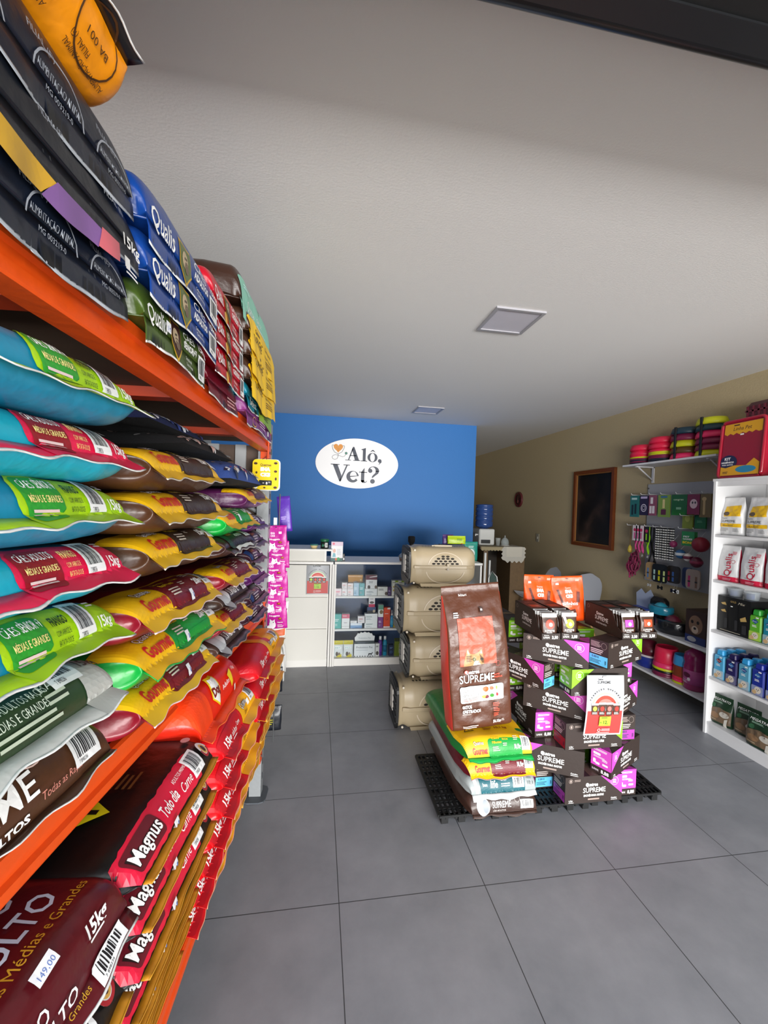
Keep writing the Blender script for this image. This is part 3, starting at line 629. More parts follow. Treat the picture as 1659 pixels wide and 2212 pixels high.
load([
 (K_supA, 1.44, 1.86, 1.134, .04, .05, .42, 'chocolate brown bag with large white lettering lying on the middle beam nearest the viewer'),
 (K_life, 1.45, 1.86, 1.222, .045, .045, .40, 'dark green bag with grey end, second from the bottom in the nearest middle stack'),
 (K_tg, 1.43, 1.85, 1.312, .04, .035, .42, 'teal bag with lime label above the dark green bag, lowest of the teal bags'),
 (K_tr, 1.41, 1.83, 1.400, .04, .02, .42, 'teal bag with crimson label and ruffled lower edge, second lowest of the teal bags'),
 (K_tg, 1.41, 1.83, 1.486, .04, 0, .42, 'teal bag with flat lime label, third of the five teal bags'),
 (K_tr, 1.40, 1.82, 1.572, .04, -.015, .42, 'teal bag with crimson label, second from the top of the teal bags'),
 (K_tg, 1.40, 1.83, 1.657, .05, -.04, .42, 'topmost teal bag with lime label under the upper orange beam'),
 (K_gm, .97, 1.41, 1.092, .045, .05, .45, 'maroon bag with yellow label resting on the middle beam under the green one'),
 (K_gg, .94, 1.42, 1.182, .05, .05, .45, 'large green bag with yellow label in the second middle stack'),
 (K_gm, .95, 1.42, 1.27, .045, .04, .45, 'maroon bag with yellow label directly above the large green bag'),
 (K_gb, .93, 1.38, 1.388, .04, .02, .45, 'lowest of the three dark brown bags with yellow labels'),
 (K_gb, .90, 1.38, 1.478, .045, 0, .45, 'middle one of the three dark brown bags with yellow labels'),
 (K_gb, .92, 1.38, 1.568, .04, -.02, .45, 'top one of the three dark brown bags with yellow labels'),
 (K_cs, .58, .935, 1.064, .04, .05, .39, 'brown bag with silver patch lying on the middle beam in the third stack'),
 (K_cm, .57, .935, 1.128, .045, .04, .39, 'small maroon bag with yellow label between two brown silver patched bags'),
 (K_cs, .54, .90, 1.2, .04, .03, .39, 'brown bag with silver patch below the upper small maroon bag'),
 (K_cm, .50, .90, 1.264, .045, .02, .39, 'small maroon bag with yellow label below the dark bag with white strip'),
 (K_cd, .51, .90, 1.37, .045, 0, .39, 'dark brown bag with white strip below the small green bag'),
 (K_cg, .50, .905, 1.442, .045, -.02, .39, 'small bright green bag with yellow label in the third middle stack'),
 (K_dd, .17, .50, 1.04, .03, .04, .30, 'dark plum bag at the far end of the middle beam, lowest of its stack'),
 (K_dd, .17, .49, 1.11, .035, .03, .30, 'dark plum bag second from the bottom at the far end of the middle shelf'),
 (K_dv, .19, .49, 1.2, .035, .02, .30, 'violet bag with white sticker in the farthest middle stack'),
 (K_dd, .22, .49, 1.285, .03, .01, .30, 'dark plum bag directly above the violet bag with sticker'),
 (K_dd, .22, .49, 1.355, .03, 0, .30, 'dark plum bag below the plain violet bag in the farthest middle stack'),
 (K_dv, .22, .49, 1.427, .035, 0, .30, 'plain violet bag just below the purple bag with yellow label'),
 (K_dp, .18, .62, 1.524, .035, -.03, .38, 'purple bag with yellow label under the patterned cushion at the far end')], M_)
ML = ['topmost black bag with red band beside the red orange bag', 'second black bag with red band from the top of the middle black stack', 'third black bag with red band from the top of the middle black stack', 'fourth black bag with red band from the top of the middle black stack',
      'fifth black bag with red band from the top of the middle black stack', 'sixth black bag with red band from the top of the middle black stack', 'lowest black bag with red band of the middle black stack']
load([(K_mag, 1.09+.004*math.sin(i*2), 1.49, .892-.0815*i, .095-(.018*max(0, i-2)), 0, .40, ML[i]) for i in range(7)], B_)
NL = ['black bag with red band directly under the maroon bag', 'black bag with red band, second under the maroon bag', 'black bag with red band, third under the maroon bag', 'black bag with red band, fourth under the maroon bag', 'black bag with red band, fifth under the maroon bag', 'black bag with red band, lowest under the maroon bag']
load([(K_mag, 1.50, 1.90, .79-.0815*i, .10-(.018*max(0, i-2)), 0, .40, NL[i]) for i in range(6)], B_)
load([(K_cao, 1.465, 1.92, .872, .085, 0, .44, 'big glossy maroon bag with pale blue lettering at the lower left corner'),
      (K_dog, .69, 1.13, .915, .06, 0, .44, 'red orange bag with heart shaped logo lying behind the middle beam')], B_)
OR_ = ['topmost', 'second', 'third', 'fourth', 'fifth', 'sixth', 'seventh', 'eighth']
load([(K_ry, .665+.008*math.sin(i*2.3), 1.055, .832-.0815*i, .10-(.022*max(0, i-2)), 0, .39, OR_[i]+' red and yellow bag counted down below the red orange bag') for i in range(7)], B_)
load([(K_dy, .12+.006*math.sin(i*3), .645, .872-.0815*i, .098-(.02*max(0, i-2)), 0, .46, OR_[i]+' red and amber bag counted down in the farthest bottom stack') for i in range(7)], B_)
# ------------------------------------------------------------------ plastic pallet
BLK = M('#131415', .5, bump=.05)
pt = thing('plastic_pallet', 'low black slatted plastic pallet under the bag pile and carton tower', 'pallet', (0, 0, 0))
def pallet_tile(x0, y0, x1, y1):
    mb = MB(); zt = .05
    nx = round((x1-x0)/.026); ny = round((y1-y0)/.05)
    for i in range(nx+1): mb.box((x0+(x1-x0)*i/nx, (y0+y1)/2, zt-.006), (.009 if i % 4 else .014, y1-y0, .012), BLK)
    for j in range(ny+1): mb.box(((x0+x1)/2, y0+(y1-y0)*j/ny, zt-.0065), (x1-x0, .016, .011), BLK)
    for i in range(5):
        for j in range(4): mb.box((x0+.03+(x1-x0-.06)*i/4, y0+.02+(y1-y0-.04)*j/3, .02), (.035, .03, .04), BLK)
    for k in range(8): mb.box((x0+.04+(x1-x0-.08)*k/7, y0+.006, .034), (.012, .01, .024), BLK)
    mb.box(((x0+x1)/2, y0+.004, .041), (x1-x0, .008, .016), BLK)
    mb.build('pallet_panel', pt)
pallet_tile(.632, 1.905, 1.045, 2.39); pallet_tile(1.05, 1.915, 1.462, 2.41); pallet_tile(1.467, 1.93, 1.885, 2.41)
# ------------------------------------------------------------------ four bags lying on the pallet front
PG = 'bags lying flat in the pile on the black pallet'
def side_kind(*a, **k):
    return make_bag(*a, **k)
f1 = make_bag(.385, .62, .098, .02, .6, 41, '#3b2720', '#3b2720', [('P', ellp(-.115, .03, .04, .042), '#bcc4cc'), ('E', -.1, .03, .018, .03, '#8f979f'), ('T', -.06, .058, .022, 'Quatree', WH, {'fit': .05}), ('T', -.06, .022, .042, 'SUPREME', WH, {'fit': .11}), ('T', -.06, .006, .012, 'CÃES ADULTOS', '#e0d8d2', {'fit': .08}),
    ('G', .085, .055, .014, .016, .0015, '#cfc3bd'), ('T', .105, .064, .022, '10,1kg', WH, {'b': .03, 'fit': .05}), ('B', .1, .012, .07, .038), ('R', .03, .062, .055, .076, WH)], fin=.016, edge='#5a463c')
f2 = make_bag(.385, .62, .088, .02, .7, 42, '#9aa2a2', '#d5d9d9', [('R', -.165, .0, -.145, .08, '#c7cbcb'), ('R', -.13, -.004, .13, .09, '#0e5964'), ('T', -.115, .03, .02, 'bee', '#d9e6e6', {'b': .03}), ('T', -.07, .022, .044, 'life', WH, {'b': .02, 'i': .2, 'fit': .05}), ('T', .0, .05, .014, 'CÃES', '#cfe0e0'), ('L', .0, .035, .05, 2, .01, '#cfe0e0'),
    ('B', .065, .016, .06, .044), ('T', .14, .05, .012, 'PESO', '#44504f'), ('T', .14, .025, .022, '10,1', '#44504f')], fin=.03, amp=.004, edge='#e9ecec')
f3 = make_bag(.385, .62, .09, .024, .6, 43, '#5e0f1b', '#6d1220', gourmet(.385, '#6c1620', '10,1kg', 'Cães Adultos', 'Raças Pequenas', 'Mix de Carnes', .1, .02), fin=.022, edge='#b88a8a')
f4 = make_bag(.385, .62, .098, .022, .45, 44, '#12752c', '#12a045', gourmet(.385, '#13943b', '10,1kg', 'Cães', 'Filhotes', 'Mix de Carnes', .26, .0)[0:1] + gourmet(.385, '#13943b', '10,1kg', 'Cães', 'Filhotes', 'Mix de Carnes', .085, .0)[1:] +
    [('P', [(-.145, .135), (-.09, .135), (-.117, .175)], '#1b1a10'), ('P', [(-.138, .139), (-.097, .139), (-.117, .168)], '#e9b60d'), ('T', -.123, .142, .018, 'T', '#1b1a10', {'b': .03}), ('T', .02, .14, .024, '10,1 kg', '#6e1712', {'b': .02}), ('L', -.04, .15, .05, 3, .008, '#6e1712'),
     ('P', [(-.04, .17), (.0, .17), (.01, .24), (-.05, .24)], '#5b4a44'), ('P', [(.01, .17), (.03, .17), (.03, .24), (.0, .24)], '#4b3c38'), ('P', [(.05, .17), (.075, .17), (.05, .24), (.02, .24)], '#5b4a44')], fin=.03, edge='#0f8a3a')
f1.put('brown bag with silver patch at the bottom of the floor pile', (.935, 1.86, .052), 0., PG)
f2.put('silver and dark teal bag, second from the bottom of the floor pile', (.93, 1.865, .15), .01, PG)
f3.put('maroon bag with yellow label, third from the bottom of the floor pile', (.92, 1.865, .236), -.01, PG)
f4.put('green bag with yellow and green label on top of the floor pile', (.905, 1.87, .325), .015, PG)
# ------------------------------------------------------------------ standing bags and pouches
def make_pouch(w, h, d, seed, bodycol, items, side=None, name='pouch', cat='bag', crimp=.03, amp=.002, rough=.33, pw=.5, nx=26, nz=26, topw=1., Lm=.014, label=None, group=None, base=.0012, boxy=3.2, botr=.06, sidecol=None, lk=None):
    hw = w/2
    def pr(v):
        q = v/h
        bt = min(1., max(0., q/botr))**.5*.25+.75
        if q < pw: t = 1.
        else: t = max(.0, 1-((q-pw)/(1-crimp/h-pw)))
        t = math.sin(min(1, t)*PI/2)**.9
        return max(.0012, d/2*bt*t)
    def wid(v):
        q = v/h
        return hw*(1-(1-topw)*max(0, q-pw)/(1-pw))*(.985+.015*math.cos(q*9+seed))
    def S(xn, v, sg):
        xn = max(-1, min(1, xn)); D = pr(v); y = -sg*D*(1-abs(xn)**boxy)**(1/boxy)
        x = wid(v)*xn
        k = amp*(noise.noise(Vector((x*16+seed*5, v*16, sg*3.+seed)))*1.5 + .7*noise.noise(Vector((x*45+seed, v*40, sg))))*min(1, D/.01+.25)*(1-abs(xn)**8)
        return Vector((x, y-sg*k, v))
    def P(u, v, off=0.):
        v = max(0, min(h, v)); xn = u/hw; p = S(xn, v, 1)
        if not off: return p
        e = .03; du = S(xn+e, v, 1)-S(xn-e, v, 1); dv = S(xn, min(h, v+.004), 1)-S(xn, max(0, v-.004), 1); n = du.cross(dv)
        return p + n.normalized()*off if n.length > 1e-10 else p
    root = thing(name, label or name, cat, group=group); mb = MB(); bm_ = FILM(bodycol, rough)
    vs = []; fs = []; nr = nx*2
    for j in range(nz+1):
        v = h*j/nz
        for i in range(nx): vs.append(S(math.sin(PI/2*(-1+2*i/nx)), v, 1))
        for i in range(nx): vs.append(S(math.sin(PI/2*(1-2*i/nx)), v, -1))
    for j in range(nz):
        for i in range(nr): fs.append((j*nr+i, j*nr+(i+1) % nr, (j+1)*nr+(i+1) % nr, (j+1)*nr+i))
    fs += [tuple(range(nr-1, -1, -1)), tuple(range(nz*nr, nz*nr+nr))]
    if sidecol:
        sm_ = FILM(sidecol, rough); fa = []; fb = []
        for f in fs[:-2]:
            cx = sum(abs(vs[k].x) for k in f)/4; cz = sum(vs[k].z for k in f)/4
            (fb if cx > wid(cz)*.982 and cz < h*.93 else fa).append(f)
        mb.add(vs, fa+fs[-2:], bm_, True); b0 = len(mb.v)-len(vs); k = mb.m(sm_)
        for f in fb: mb.f.append(tuple(b0+i for i in f)); mb.mi.append(k); mb.sm.append(True)
    else: mb.add(vs, fs, bm_, True)
    art(mb, P, items, Lm, base, .0002); mb.build(lk or 'pouch_body', root)
    return root, P
# tall standing bag on top of the pile
CO = '#ef5740'
cat_items = [('P', [(-.073, .345), (-.06, .395), (-.052, .415), (-.04, .388), (-.02, .385), (.0, .392), (.016, .41), (.02, .385), (.026, .35), (.026, .33), (-.075, .33)], '#b48a5a'), ('P', [(-.055, .40), (-.052, .41), (-.044, .39), (-.052, .386)], '#e8c4ae'), ('P', [(.014, .404), (.018, .385), (.008, .388)], '#e8c4ae'),
    ('P', [(-.03, .33), (.008, .33), (.0, .35), (-.02, .352)], '#efe2cc'), ('L', -.06, .375, .03, 4, .008, '#5b4028'), ('P', [(.005, .385), (.026, .36), (.026, .335), (.014, .34)], '#6d4d30'), ('E', -.022, .358, .008, .0085, '#1a1712'), ('E', -.022, .358, .005, .006, '#8f9a52'), ('E', -.021, .358, .003, .004, '#0c0c0a'), ('E', .014, .358, .006, .0075, '#1a1712'), ('P', [(-.006, .344), (.004, .344), (-.001, .338)], '#b5695a')]
it = [('R', -.108, .33, .092, .565, CO)] + xf(cat_items, 1.12, -.006) + [('T', -.085, .29, .026, 'Quatree', WH, {'b': .03, 'fit': .075}), ('E', -.078, .3, .012, .01, '#e2412e'), ('E', -.078, .3, .009, .007, WH), ('T', -.118, .245, .056, 'SUPREME', WH, {'b': .008, 'fit': .19}), ('T', .07, .27, .011, 'SUPER', CO, {'b': .02}), ('T', .07, .258, .011, 'PREMIUM', CO, {'b': .02}),
    ('Q', -.118, .145, .118, .226, WH, .01), ('T', -.105, .196, .019, 'SALMÃO &', '#2a1712', {'fit': .062}), ('T', -.105, .176, .019, 'BATATA-DOCE', '#2a1712', {'fit': .09}), ('L', -.105, .168, .1, 2, .004, '#4b342c'), ('L', -.105, .157, .085, 2, .005, '#c84a3a'),
    ('R', .038, .152, .0388, .222, '#c9b7ae'), ('R', .066, .152, .0668, .222, '#c9b7ae'), ('R', .04, .188, .096, .1888, '#c9b7ae'), ('P', ellp(.02, .205, .015, .012), '#c4642e'), ('E', .052, .206, .01, .008, '#9a5a28'), ('E', .08, .206, .005, .01, '#8fae4a'), ('E', .015, .168, .016, .008, '#d9c257'), ('E', .025, .166, .01, .008, '#7a3040'), ('E', .053, .17, .01, .009, '#3f8f2e'), ('E', .082, .172, .007, .009, '#b3242a'),
    ('T', -.114, .118, .021, 'GATOS', WH, {'b': .045, 'fit': .053}), ('T', -.114, .096, .021, 'CASTRADOS', WH, {'b': .045, 'fit': .1}), ('L', -.114, .088, .06, 1, .006, '#cdbdb5'), ('L', .055, .128, .035, 3, .007, CO), ('L', .055, .104, .035, 3, .007, CO), ('L', .055, .08, .035, 3, .007, CO),
    ('T', .045, .032, .02, '10,1kg', WH, {'b': .04, 'fit': .052}), ('L', .1, .044, .015, 2, .006, '#cdbdb5'), ('L', -.115, .03, .085, 2, .007, '#d8cbc4'), ('L', -.125, .59, .03, 3, .01, WH), ('Q', .025, .585, .045, .612, '#3a211a', .002), ('T', .027, .594, .014, '10', WH, {'b': .03, 'fit': .014}), ('G', .095, .33, .011, .013, .0015, '#b3443a'), ('T', -.03, .68, .014, 'SUPREME', WH, {'fit': .05, 'rot': PI})]
tb, _ = make_pouch(.335, .73, .15, 3, '#55301f', it, name='pet_food_bag', crimp=.035, amp=.004, pw=.55, nx=40, nz=60, topw=.97, label='tall chocolate brown cat food bag with coral panel standing on the floor pile', base=.004, boxy=12, sidecol='#e8402c', botr=.02, lk='body')
tb.location = (.87, 2.04, .424); tb.rotation_euler = (math.radians(-3), math.radians(-4.5), .02)
# ------------------------------------------------------------------ cartons
BX = '#2d211c'; BH = .138; BL = .325; BW = .105
def carton(col, tri, face_text, end, side):
    """long face at y=0 (x 0..BL), end face at x=BL or x=0"""
    root = thing('carton', 'carton', 'carton')
    mb = MB(); CB = M(BX, .6, bump=.06, bscale=50, var=.06)
    mb.box((BL/2, BW/2, BH/2), (BL, BW, BH), CB)
    mb.box((BL/2, BW/2, BH+.0004), (BL-.004, .003, .0006), M('#241a16', .6))
    F = plane_map((0, 0, 0), (1, 0, 0), (0, 0, 1)); B = plane_map((BL, BW, 0), (-1, 0, 0), (0, 0, 1))
    for Pm in (F, B):
        fl = Pm is F
        its = [('T', .115, .085, .026, 'Quatree', WH, {'b': .03, 'fit': .07}), ('E', .125, .094, .009, .009, WH), ('T', .10, .053, .036, 'SUPREME', WH, {'b': .008, 'fit': .13}), ('T', .105, .033, .0145, face_text, WH, {'b': .05, 'fit': .115}), ('Q', .13, .014, .195, .022, '#a08d84', .001),
               ('G', .03, .118, .011, .011, .0015, '#a89890'), ('P', ellp(.03, .118, .005, .007), '#a89890'), ('L', .05, .121, .035, 2, .006, '#a89890'), ('T', .02, .012, .011, '1,7kg', WH, {'b': .03}), ('L', .02, .005, .035, 1, .005, WH), ('T', .262, .014, .010, 'Contém', WH, {'b': .02}), ('L', .262, .007, .045, 1, .005, WH)]
        if side == 'R': its.append(('P', [(.20, BH-.0005), (BL-.0005, BH-.0005), (BL-.0005, .038)], tri))
        else: its.append(('P', [(.0005, .038), (.0005, BH-.0005), (.125, BH-.0005)], tri))
        ax = BL-.045 if side == 'R' else .045
        its += [('G', ax, .105, .022, .022, .0012, WH), ('L', ax-.012, .112, .024, 4, .006, WH)]
        if side == 'L': its = [i for i in its if not (i[0] in 'GPL' and isinstance(i[1], float) and i[1] < .06 and i[0] != 'P' and abs(i[2]-.118) < .02 and i[5 if i[0] == 'G' else 5] in ('#a89890',))]
        art(mb, Pm, its, .2, .0006, .00012)
    # top corner colour that wraps over from the tear-off corner
    xe = BL if side == 'R' else 0.
    T_ = plane_map((0, 0, BH), (1, 0, 0), (0, 1, 0))
    dark = {'#d04abd': '#a8359a', '#83c422': '#5f9a1c'}[tri]
    art(mb, T_, [('P', [(xe, .001), (xe, BW-.001), ((BL-.07) if side == 'R' else .07, BW/2)], dark)], .2, .0006)
    def endart(kind_, left):
        if kind_ == 'tear':
            return [('R', .0005, .036, BW-.0005, BH-.0005, tri), ('L', .014, .124, .075, 2, .006, WH), ('Q', .012, .095, .05, .108, WH, .005), ('L', .014, .088, .078, 2, .005, WH), ('Q', .012, .05, .026, .072, WH, .005), ('Q', .024, .046, .046, .058, WH, .004), ('Q', .06, .052, .088, .062, WH, .003), ('L', .058, .08, .03, 2, .006, WH),
                    ('T', .008, .012, .014, 'SUPREME', WH, {'fit': .034}), ('T', .054, .010, .024, '8,88', WH, {'b': .03, 'fit': .04})]
        blue = end.split(':')[1]
        return [('L', .008, .125, .06, 5, .006, '#a89890'), ('G', .08, .112, .015, .017, .0012, '#a89890'), ('L', .008, .085, .07, 3, .009, '#cfc3bd'), ('R', .003, .006, BW-.003, .058, blue), ('B', .008, .038, .055, .018, '#1d3a55', blue), ('B', .085, .012, .012, .03, '#1d2a45', blue), ('L', .008, .03, .06, 3, .007, '#1d3a55')]
    art(mb, plane_map((BL, 0, 0), (0, 1, 0), (0, 0, 1)), endart('tear' if side == 'R' else 'label', 0), .2, .0006, .00012)
    art(mb, plane_map((0, BW, 0), (0, -1, 0), (0, 0, 1)), endart('tear' if side == 'L' else 'label', 1), .2, .0006, .00012)
    mb.build('box', root)
    st = MB(); st.box((BL*.5, BW/2, BH+.0012), (.05, BW*.98, .0006), M('#5a4a40', .25)); st.build('packing_tape', root)
    return Kind(root)
PK, GN = '#d04abd', '#83c422'
kR = carton(BX, PK, 'SACHÊS PARA GATOS', 'label:#62bfe8', 'R'); kRg = carton(BX, GN, 'SACHÊS PARA CÃES', 'label:#62bfe8', 'R')
kRm = carton(BX, PK, 'SACHÊS PARA GATOS', 'label:#a33aa0', 'R'); kRr = carton(BX, GN, 'SACHÊS PARA CÃES', 'label:#a0152a', 'R')
kL = carton(BX, PK, 'SACHÊS PARA GATOS', 'label:#62bfe8', 'L'); kLg = carton(BX, GN, 'SACHÊS PARA CÃES', 'label:#62bfe8', 'L'); kLp = carton(BX, PK, 'SACHÊS PARA GATOS', 'label:#e455cf', 'L')
CG = 'dark brown cartons stacked on the pallet'
Z = lambda n: .0506 + (BH+.0004)*(n-1)
def cart(K_, n, x, y, deg, label, end=None):
    # end=None: (x, y) is the left end of the long front face; 'E': front-left corner of an end face seen by the viewer
    a = math.radians(deg)
    K_.put(label, (x, y, Z(n)), a, CG)
# level 1
cart(kRm, 1, 1.295, 1.897, 0, 'lowest front carton with pink corner, standing on the pallet')
cart(kLp, 1, 1.727, 1.925, 90, 'carton with pink end face at the right foot of the tower')     # end face x=0 towards the viewer
cart(kR, 1, 1.31, 2.03, 90, 'carton with light blue label directly beside the silver and teal bag')
# level 2
cart(kLp, 2, 1.383-BL*math.cos(math.radians(-27)), 1.877-BL*math.sin(math.radians(-27)), -27, 'second level carton slanting left with pink tear-off corner at its left end')
cart(kL, 2, 1.52, 1.855, 27, 'second level carton turned right with pink end face priced in front')
# level 3
cart(kRr, 3, 1.291, 1.905, 0, 'third level front carton with small lime corner under the poster')
cart(kL, 3, 1.298, 2.03, 90, 'third level carton with pink end face at the left of the tower')
cart(kRm, 3, 1.735, 1.955, 90, 'third level carton with pink barcode label at the right rear')
# level 4
cart(kR, 4, 1.165, 2.116, -40, 'fourth level carton slanting left with pink corner partly behind the poster')
cart(kR, 4, 1.552, 1.90, 30, 'fourth level carton turned right with pink corner beside the poster')
cart(kLg, 4, 1.262, 2.29, 90, 'fourth level carton with green end face behind the tall bag')
# level 5
cart(kR, 5, 1.205+.105*math.cos(math.radians(28)), 1.985+.105*math.sin(math.radians(28)), 118, 'fifth level carton with light blue label seen end on')
cart(kLg, 5, 1.315, 1.91, 0, 'fifth level front carton with lime green left corner')
cart(kL, 5, 1.765, 2.03, 90, 'fifth level carton with pink end face right behind the poster')
# level 6
for q_ in range(1, 7):
    for x_ in (1.42, 1.60):
        kLg.put('brown carton in the rear columns of the tower under the orange pouches', (x_, 2.135, Z(q_)), PI/2, 'cartons in the rear columns of the tower')
cart(kR, 6, 1.137, 2.089, -35.5, 'sixth level carton slanting left with large pink corner, under the left trays')
cart(kRg, 6, 1.507, 1.893, 22, 'sixth level carton turned right with lime corner, under the right trays')
cart(kLg, 6, 1.275, 2.33, 90, 'sixth level carton with green end face at the far left of the tower')
# ------------------------------------------------------------------ open display trays with sachets
def sachet(col, square, seed):
    its = [('R', -.042, .108, .042, .128, '#f4f4f2'), ('L', -.03, .118, .02, 1, .006, '#999')]
    its += [('R', -.024, .055, .026, .092, col)] if square else [('E', 0, .072, .024, .024, col)]
    its += [('E', .004, .07, .01, .01, '#efe9e0'), ('T', -.03, .034, .014, 'SUPREME', WH, {'fit': .055}), ('L', -.02, .028, .04, 1, .006, '#ddd')]
    if seed == 1: its.append(('P', [(-.036, .106), (-.02, .106), (-.014, .075), (-.024, .07)], '#f1efe6'))
    r, _ = make_pouch(.085, .13, .02, seed, '#3f2519', its, name='sachet', cat='sachet', crimp=.022, amp=.0015, nx=10, nz=12, pw=.45, Lm=.03, base=.0008, botr=.15)
    return Kind(r)
SK = {'red': sachet('#e23a1f', False, 2), 'lime': sachet('#a8d430', False, 1), 'pink': sachet('#d445c4', True, 3), 'orange': sachet('#f0461c', True, 4)}
def tray(x, y, rz, label, price, text=WH):
    t = thing('display_tray', label, 'display box', (x, y, Z(7)), rz, 'open display trays on the carton tower')
    c = M(BX, .6, bump=.06, bscale=50); L = .31; W_ = .104; th = .002
    mb = MB()
    prof = [(0, 0), (0, .036), (.04, .06), (.085, .132), (.12, BH), (L, BH), (L, 0)]
    for xx in (0, W_-th): mb.prism(prof, xx, xx+th, c, 'yz')
    mb.box((W_/2, L/2, .001), (W_, L, .002), c); mb.box((W_/2, .001, .018), (W_, .002, .036), c); mb.box((W_/2, L-.001, BH/2), (W_, .002, BH), c); mb.box((W_/2, (L+.125)/2, BH-.001), (W_, L-.125, .002), c)
    art(mb, plane_map((0, 0, 0), (1, 0, 0), (0, 0, 1)), [('T', .008, .010, .014, 'SUPREME', WH, {'fit': .036}), ('T', .012, .024, .008, 'Quatree', WH), ('T', .056, .008, .022, price, WH, {'b': .03, 'fit': .034})], .2, .0006)
    art(mb, plane_map((0, L, 0), (0, -1, 0), (0, 0, 1)), [('T', .10, .085, .022, 'Quatree', WH, {'b': .02, 'fit': .06}), ('T', .09, .055, .034, 'SUPREME', WH, {'fit': .11}), ('T', .1, .035, .012, 'SACHÊS PARA GATOS', WH, {'fit': .09}), ('G', .03, .115, .01, .01, .001, '#a89890')], .2, .0006)
    art(mb, plane_map((0, 0, BH), (1, 0, 0), (0, 1, 0)), [('T', .03, .24, .02, 'SUPREME', '#8c7a70', {'rot': .3}), ('R', .02, .15, .08, .2, '#7d2c1c')], .2, .0006)
    mb.build('tray_body', t)
    return t
SG = 'sachets standing in the display trays'
TR = [(1.167, 1.955, -.02, 'left tray of the left pair holding sachets with red discs', '3,50', 'red', 'red disc', 'left tray of the left pair'), (1.283, 1.962, -.02, 'right tray of the left pair holding sachets with lime discs', '3,88', 'lime', 'lime disc', 'right tray of the left pair'),
      (1.623, 1.942, 0., 'left tray of the right pair holding sachets with pink squares', '3,50', 'pink', 'pink square', 'left tray of the right pair'), (1.734, 1.946, 0., 'right tray of the right pair holding sachets with orange squares', '3,50', 'orange', 'orange square', 'right tray of the right pair')]
for x, y, rz, lb, pr_, k, mk, where in TR:
    tray(x, y, rz, lb, pr_)
    for i in range(7):
        nm = ['front', 'second', 'third', 'fourth', 'fifth', 'sixth', 'seventh'][i]
        SK[k].put('brown sachet with %s, %s in the %s' % (mk, nm, where), (x+.052+random.uniform(-.004, .004), y+.016+i*.021, Z(7)+.004+(.004 if i == 0 else random.uniform(.0, .006))), rz+random.uniform(-.05, .05), SG, math.radians(-6 if i else -3))
# ------------------------------------------------------------------ two orange treat pouches
def treat(seed, label, mir):
    its = [('T', -.02, .17, .012, 'Quatree', '#f3ded0', {'fit': .035}), ('T', -.022, .148, .022, 'SNA', '#f3e6dc', {'b': .08, 'fit': .045}), ('T', -.022, .124, .022, 'CKS', '#f3e6dc', {'b': .08, 'fit': .045}), ('T', -.05, .085, .026, 'Bifinhos', WH, {'b': .02, 'fit': .1}), ('L', -.035, .076, .06, 1, .006, '#f8d8c0'),
           ('P', [(-.075, .165), (-.06, .168), (-.04, .1), (-.055, .097)], '#5b2417'), ('P', [(.05, .155), (.07, .152), (.062, .095), (.042, .1)], '#6d2c1e'), ('P', [(.0, .06), (.03, .065), (.04, .03), (.01, .02)], '#5b2417'), ('P', [(-.05, .05), (-.01, .055), (-.01, .03), (-.04, .025)], '#4b1d12'),
           ('R', -.075, .19, -.057, .2, WH), ('L', .05, .215, .03, 2, .006, '#ffd9c0'), ('E', .0, .222, .009, .003, '#3a1408'), ('R', -.096, .205, .096, .2065, '#d63d08')]
    r, _ = make_pouch(.2, .235, .06, seed, '#f2500c', its, name='treat_pouch', cat='pouch', crimp=.03, amp=.004, pw=.2, nx=24, nz=24, label=label, group='orange treat pouches')
    return r
a_ = treat(5, 'left orange treat pouch with dark strips standing behind the left trays', 0); a_.location = (1.352, 2.315, Z(7)+.004); a_.rotation_euler = (math.radians(-4), .03, .05)
b_ = treat(6, 'right orange treat pouch standing behind the gap between the tray pairs', 1); b_.scale = (1, 1, 1.16); b_.location = (1.55, 2.30, Z(7)+.002); b_.rotation_euler = (math.radians(-4), -.06, -.12)
a_.scale = (1.02, 1, 1.17)
